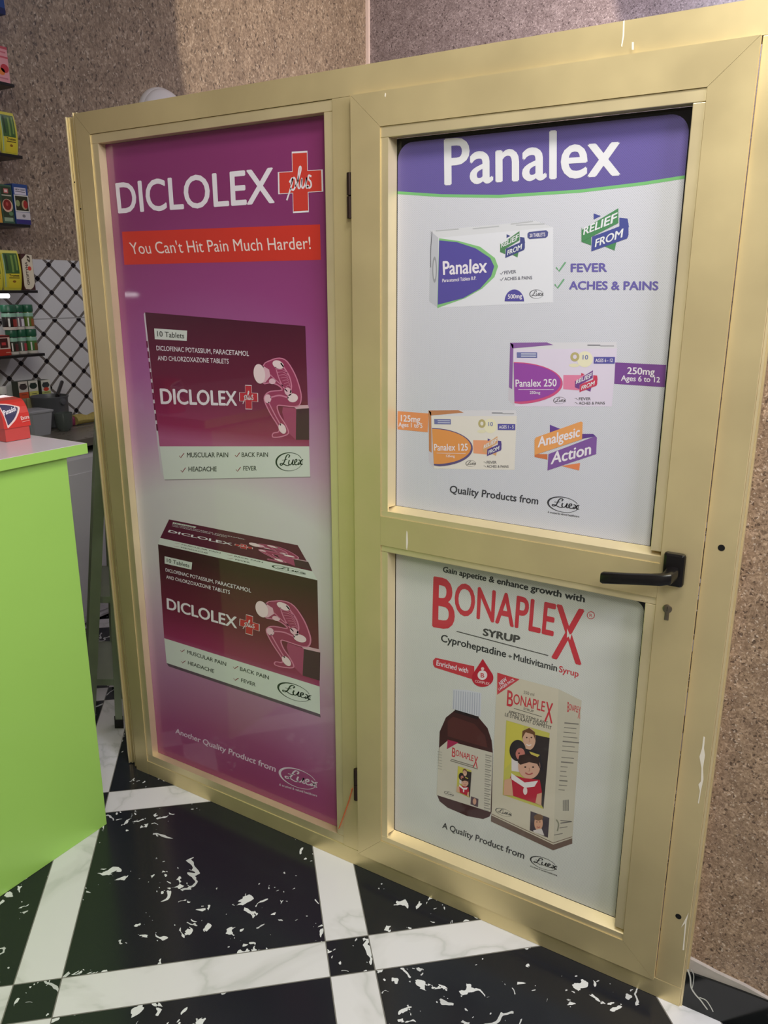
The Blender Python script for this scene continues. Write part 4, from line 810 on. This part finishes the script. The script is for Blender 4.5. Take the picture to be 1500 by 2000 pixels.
# plastic container
CLR = mat('cloudy_plastic', (196, 198, 204), .3, trans=.35, ior=1.2)
XT = -2.985
ya_, yb2 = span(60, 108, 825, XT); zc = zt(85, 806, XT)
pc = empty('plastic_container', (XT - .05, (ya_ + yb2) / 2, WT), 'cloudy plastic food box on the worktop beside the red dispenser', 'container')
b = MB(); z0, z1 = WT + .0005, zc
def rr(y0, y1, x0, x1, z, c=.012): return [(x0 + c, y0, z), (x1 - c, y0, z), (x1, y0 + c, z), (x1, y1 - c, z), (x1 - c, y1, z), (x0 + c, y1, z), (x0, y1 - c, z), (x0, y0 + c, z)]
b.loft([rr(ya_ + .012, yb2 - .012, XT - .11, XT - .012, z0), rr(ya_, yb2, XT - .12, XT, z1), rr(ya_ + .004, yb2 - .004, XT - .116, XT - .004, z1), rr(ya_ + .016, yb2 - .016, XT - .106, XT - .016, z0 + .004)], CLR, False); b.build('tub', pc)
b = MB(); b.loft([rr(ya_ - .004, yb2 + .004, XT - .124, XT + .004, z1 + .0005), rr(ya_ - .004, yb2 + .004, XT - .124, XT + .004, z1 + .007), rr(ya_ + .012, yb2 - .012, XT - .108, XT - .012, z1 + .011)], CLR, False); b.build('lid', pc)
# glass bowl, sponge, pink cap, yellow cloth
XB = -3.03; ya_, yb2 = span(110, 139, 822, XB); r = .041; yc = (ya_ + yb2) / 2; zt_ = zt(124, 806, XB) - WT
b = MB(); b.lathe([(r * .6, .0005), (r * .9, .02), (r, zt_), (r * .95, zt_), (r * .84, .024), (r * .5, .008), (0, .006)], mat('smoky_glass', (120, 128, 124), .12, trans=.5), 32, Matrix.Translation((XB, yc, WT)))
tag(origin(b.build('glass_bowl'), (XB, yc, WT)), 'small clear glass bowl between the food box and the yellow cloth', 'bowl')
ya_, yb2 = span(140, 151, 818, -3.1); b = MB(); b.box((-3.15, ya_, WT + .0005), (-3.10, yb2, WT + .043), mat('pink_sponge', (168, 74, 112), .8, noise=.1, nscale=80), .01); tag(origin(b.build('sponge'), (-3.125, (ya_ + yb2) / 2, WT)), 'pink sponge tucked beside the folded yellow cloth', 'sponge')
ya_, yb2 = span(152, 194, 820, -3.08); b = MB(); YC = mat('yellow_cloth', (176, 160, 90), .9, noise=.12, nscale=60)
loops = []
for i in range(13):
    t = i / 12; yy = ya_ + (yb2 - ya_) * t; k = 1 + .12 * math.sin(7 * t); loops.append([(-3.11 + .034 * k * math.cos(c_), yy, WT + .0235 * k + .001 + .023 * k * math.sin(c_)) for c_ in [2 * math.pi * j / 12 for j in range(12)]])
b.loft(loops, YC); tag(origin(b.build('cloth'), (-3.11, (ya_ + yb2) / 2, WT)), 'rolled yellow cloth at the far end of the worktop', 'cloth')

# ---------------------------------------------------------------- red dispenser box on the counter
TZ = 1.1272
P1, P2, P0 = at_z(22, 861, TZ), at_z(62, 856, TZ), at_z(0, 853, TZ)
pb = empty('dispenser_box', (P1.x - .06, P1.y, TZ), 'red medicine dispenser box with a rounded flap, on the counter', 'box')
REDC = mat('red_card_gloss', (206, 60, 52), .3, coat=.4)
XF = -1.727; Y0, Y1 = at_x(10, 861, XF).y, at_x(62, 856, XF).y
prof = [(0, .035), (-.001, .052), (-.004, .070), (-.010, .086), (-.019, .098), (-.028, .104), (-.06, .107)]
b = MB(); b.prism([(XF, TZ + .001)] + [(XF, TZ + .0346)] + [(XF - .115, TZ + .0346), (XF - .115, TZ + .001)], 1, Y0 + .003, Y1 - .003, mat('red_card_tray', (196, 72, 66), .4, coat=.2)); b.build('tray', pb)
b = MB(); b.prism([(XF + .003 + x, TZ + z) for x, z in prof] + [(XF - .100, TZ + .108), (XF - .118, TZ + .0352)], 1, Y0, Y1, REDC)
def flap(x, y, l):
    t = max(0, min(.9999, y)) * (len(prof) - 2); k = int(t); u = t - k; p, q = prof[k], prof[k + 1]
    nx, nz = (q[1] - p[1]), -(q[0] - p[0]); d = math.hypot(nx, nz); e = .0004 + l * .0003
    return (XF + .003 + p[0] + (q[0] - p[0]) * u + nx / d * e, Y0 + (Y1 - Y0) * x, TZ + p[1] + (q[1] - p[1]) * u + nz / d * e)
a = Art(flap); a.v, a.f, a.m, a.mats, a.sm = b.v, b.f, b.m, b.mats, b.sm
def shield(s_, c, l):                                     # three-cornered shield, sliced so it follows the curved flap
    K_ = [(.05, .13, .16), (.24, .10, .45), (.42, .07, .62), (.58, .04, .73), (.69, .025, .50), (.77, .01, .26), (.81, .005, .03)]
    def at(y):
        for (ya, la, ra), (yb, lb, rb_) in zip(K_, K_[1:]):
            if y <= yb: u = (y - ya) / (yb - ya); return la + (lb - la) * u, ra + (rb_ - ra) * u
        return K_[-1][1:]
    cx_, cy_ = .25, .5; rows = []
    for i in range(15):
        y = .05 + .76 * i / 14; l_, r_ = at(y); rows.append((cx_ + (l_ - cx_) * s_, cx_ + (r_ - cx_) * s_, cy_ + (y - cy_) * s_))
    for (l0, r0, ya), (l1, r1, yb) in zip(rows, rows[1:]): a.poly([(l0, ya), (r0, ya), (r1, yb), (l1, yb)], c, l)
shield(1.06, (240, 214, 206), 1); shield(.88, (62, 62, 92), 2)
a.text('Panadol', (.09, .40), (.56, .49), (.09, .54), (.56, .63), (240, 236, 240), 4, bold=.02, fat=.02)
a.text('Extra', (.66, .20), (.97, .22), (.66, .30), (.97, .32), (240, 206, 196), 4, bold=.02); a.stroke([(.68, .14), (.97, .16)], .02, (232, 150, 140), 4, sm=0)
a.build('flap', pb)

# ---------------------------------------------------------------- folding step ladder behind the partition
ALU = mat('ladder_aluminium', (150, 158, 140), .4, .35, noise=.1, nscale=10)
F1 = Vector((-1.965, .150, 0)); W_ = Vector((-.79, .62, 0)) * .36; left = -Vector((.85, .52, 0))
lean = -left * .06 + Vector((0, 0, 1.12)); foot2 = F1 + left * .105; top2 = F1 + lean + left * .012
ld = empty('step_ladder', F1 + W_ * .5 + left * .05, 'aluminium folding step ladder standing nearly closed behind the partition', 'ladder')
def rail(a_, b_, w, d, m, name):
    k = MB(); u, v = left, W_.normalized()
    k.loft([[c_ + u * x + v * y for x, y in ((-w, -d), (w, -d), (w, d), (-w, d))] for c_ in (a_, b_)], m, False); return k.build(name, ld)
for off in (Vector((0, 0, 0)), W_):
    rail(F1 + off + lean * .03, F1 + off + lean, .013, .012, ALU, 'stile'); rail(F1 + off, F1 + off + lean * .03, .016, .015, BLACK, 'rubber_foot')
    rail(foot2 + off, top2 + off, .018, .008, ALU, 'rear_leg')
for t in (.15, .43, .71, .90):
    c_ = F1 + lean * t + left * (.045 - .03 * t); hw = .036 - .016 * t; k = MB(); e_ = W_.normalized() * .0125
    k.loft([[q_ + left * x + Vector((0, 0, z)) for x, z in ((-hw, -.012), (hw, -.012), (hw, .012), (-hw, .012))] for q_ in (c_ + e_, c_ + W_ - e_)], ALU, False); k.build('tread', ld)
k = MB(); k.tube([F1 + lean * .985 + left * .006, F1 + W_ + lean * .985 + left * .006], .016, BLACK, 10); k.build('top_cap', ld)

# ---------------------------------------------------------------- white dome fitting on the left wall, just over the frame
cd_ = at_x(316, 240, WALL_X); WD = mat('white_dome_plastic', (226, 222, 220), .35)
dm = empty('wall_lamp', (WALL_X, cd_.y, cd_.z), 'white dome-shaped lamp on the granite wall, just above the partition top', 'lamp')
M_ = Matrix.Translation((WALL_X, cd_.y, cd_.z)) @ Matrix.Rotation(R(90), 4, 'Y')
b = MB(); b.lathe([(.172, .0005), (.172, .02), (.165, .03)], WD, 40, M_); b.build('base_ring', dm)
b = MB(); b.lathe([(.164 * math.cos(R(t)), .0305 + .07 * math.sin(R(t))) for t in range(0, 91, 9)], WD, 40, M_, False); b.build('dome', dm)
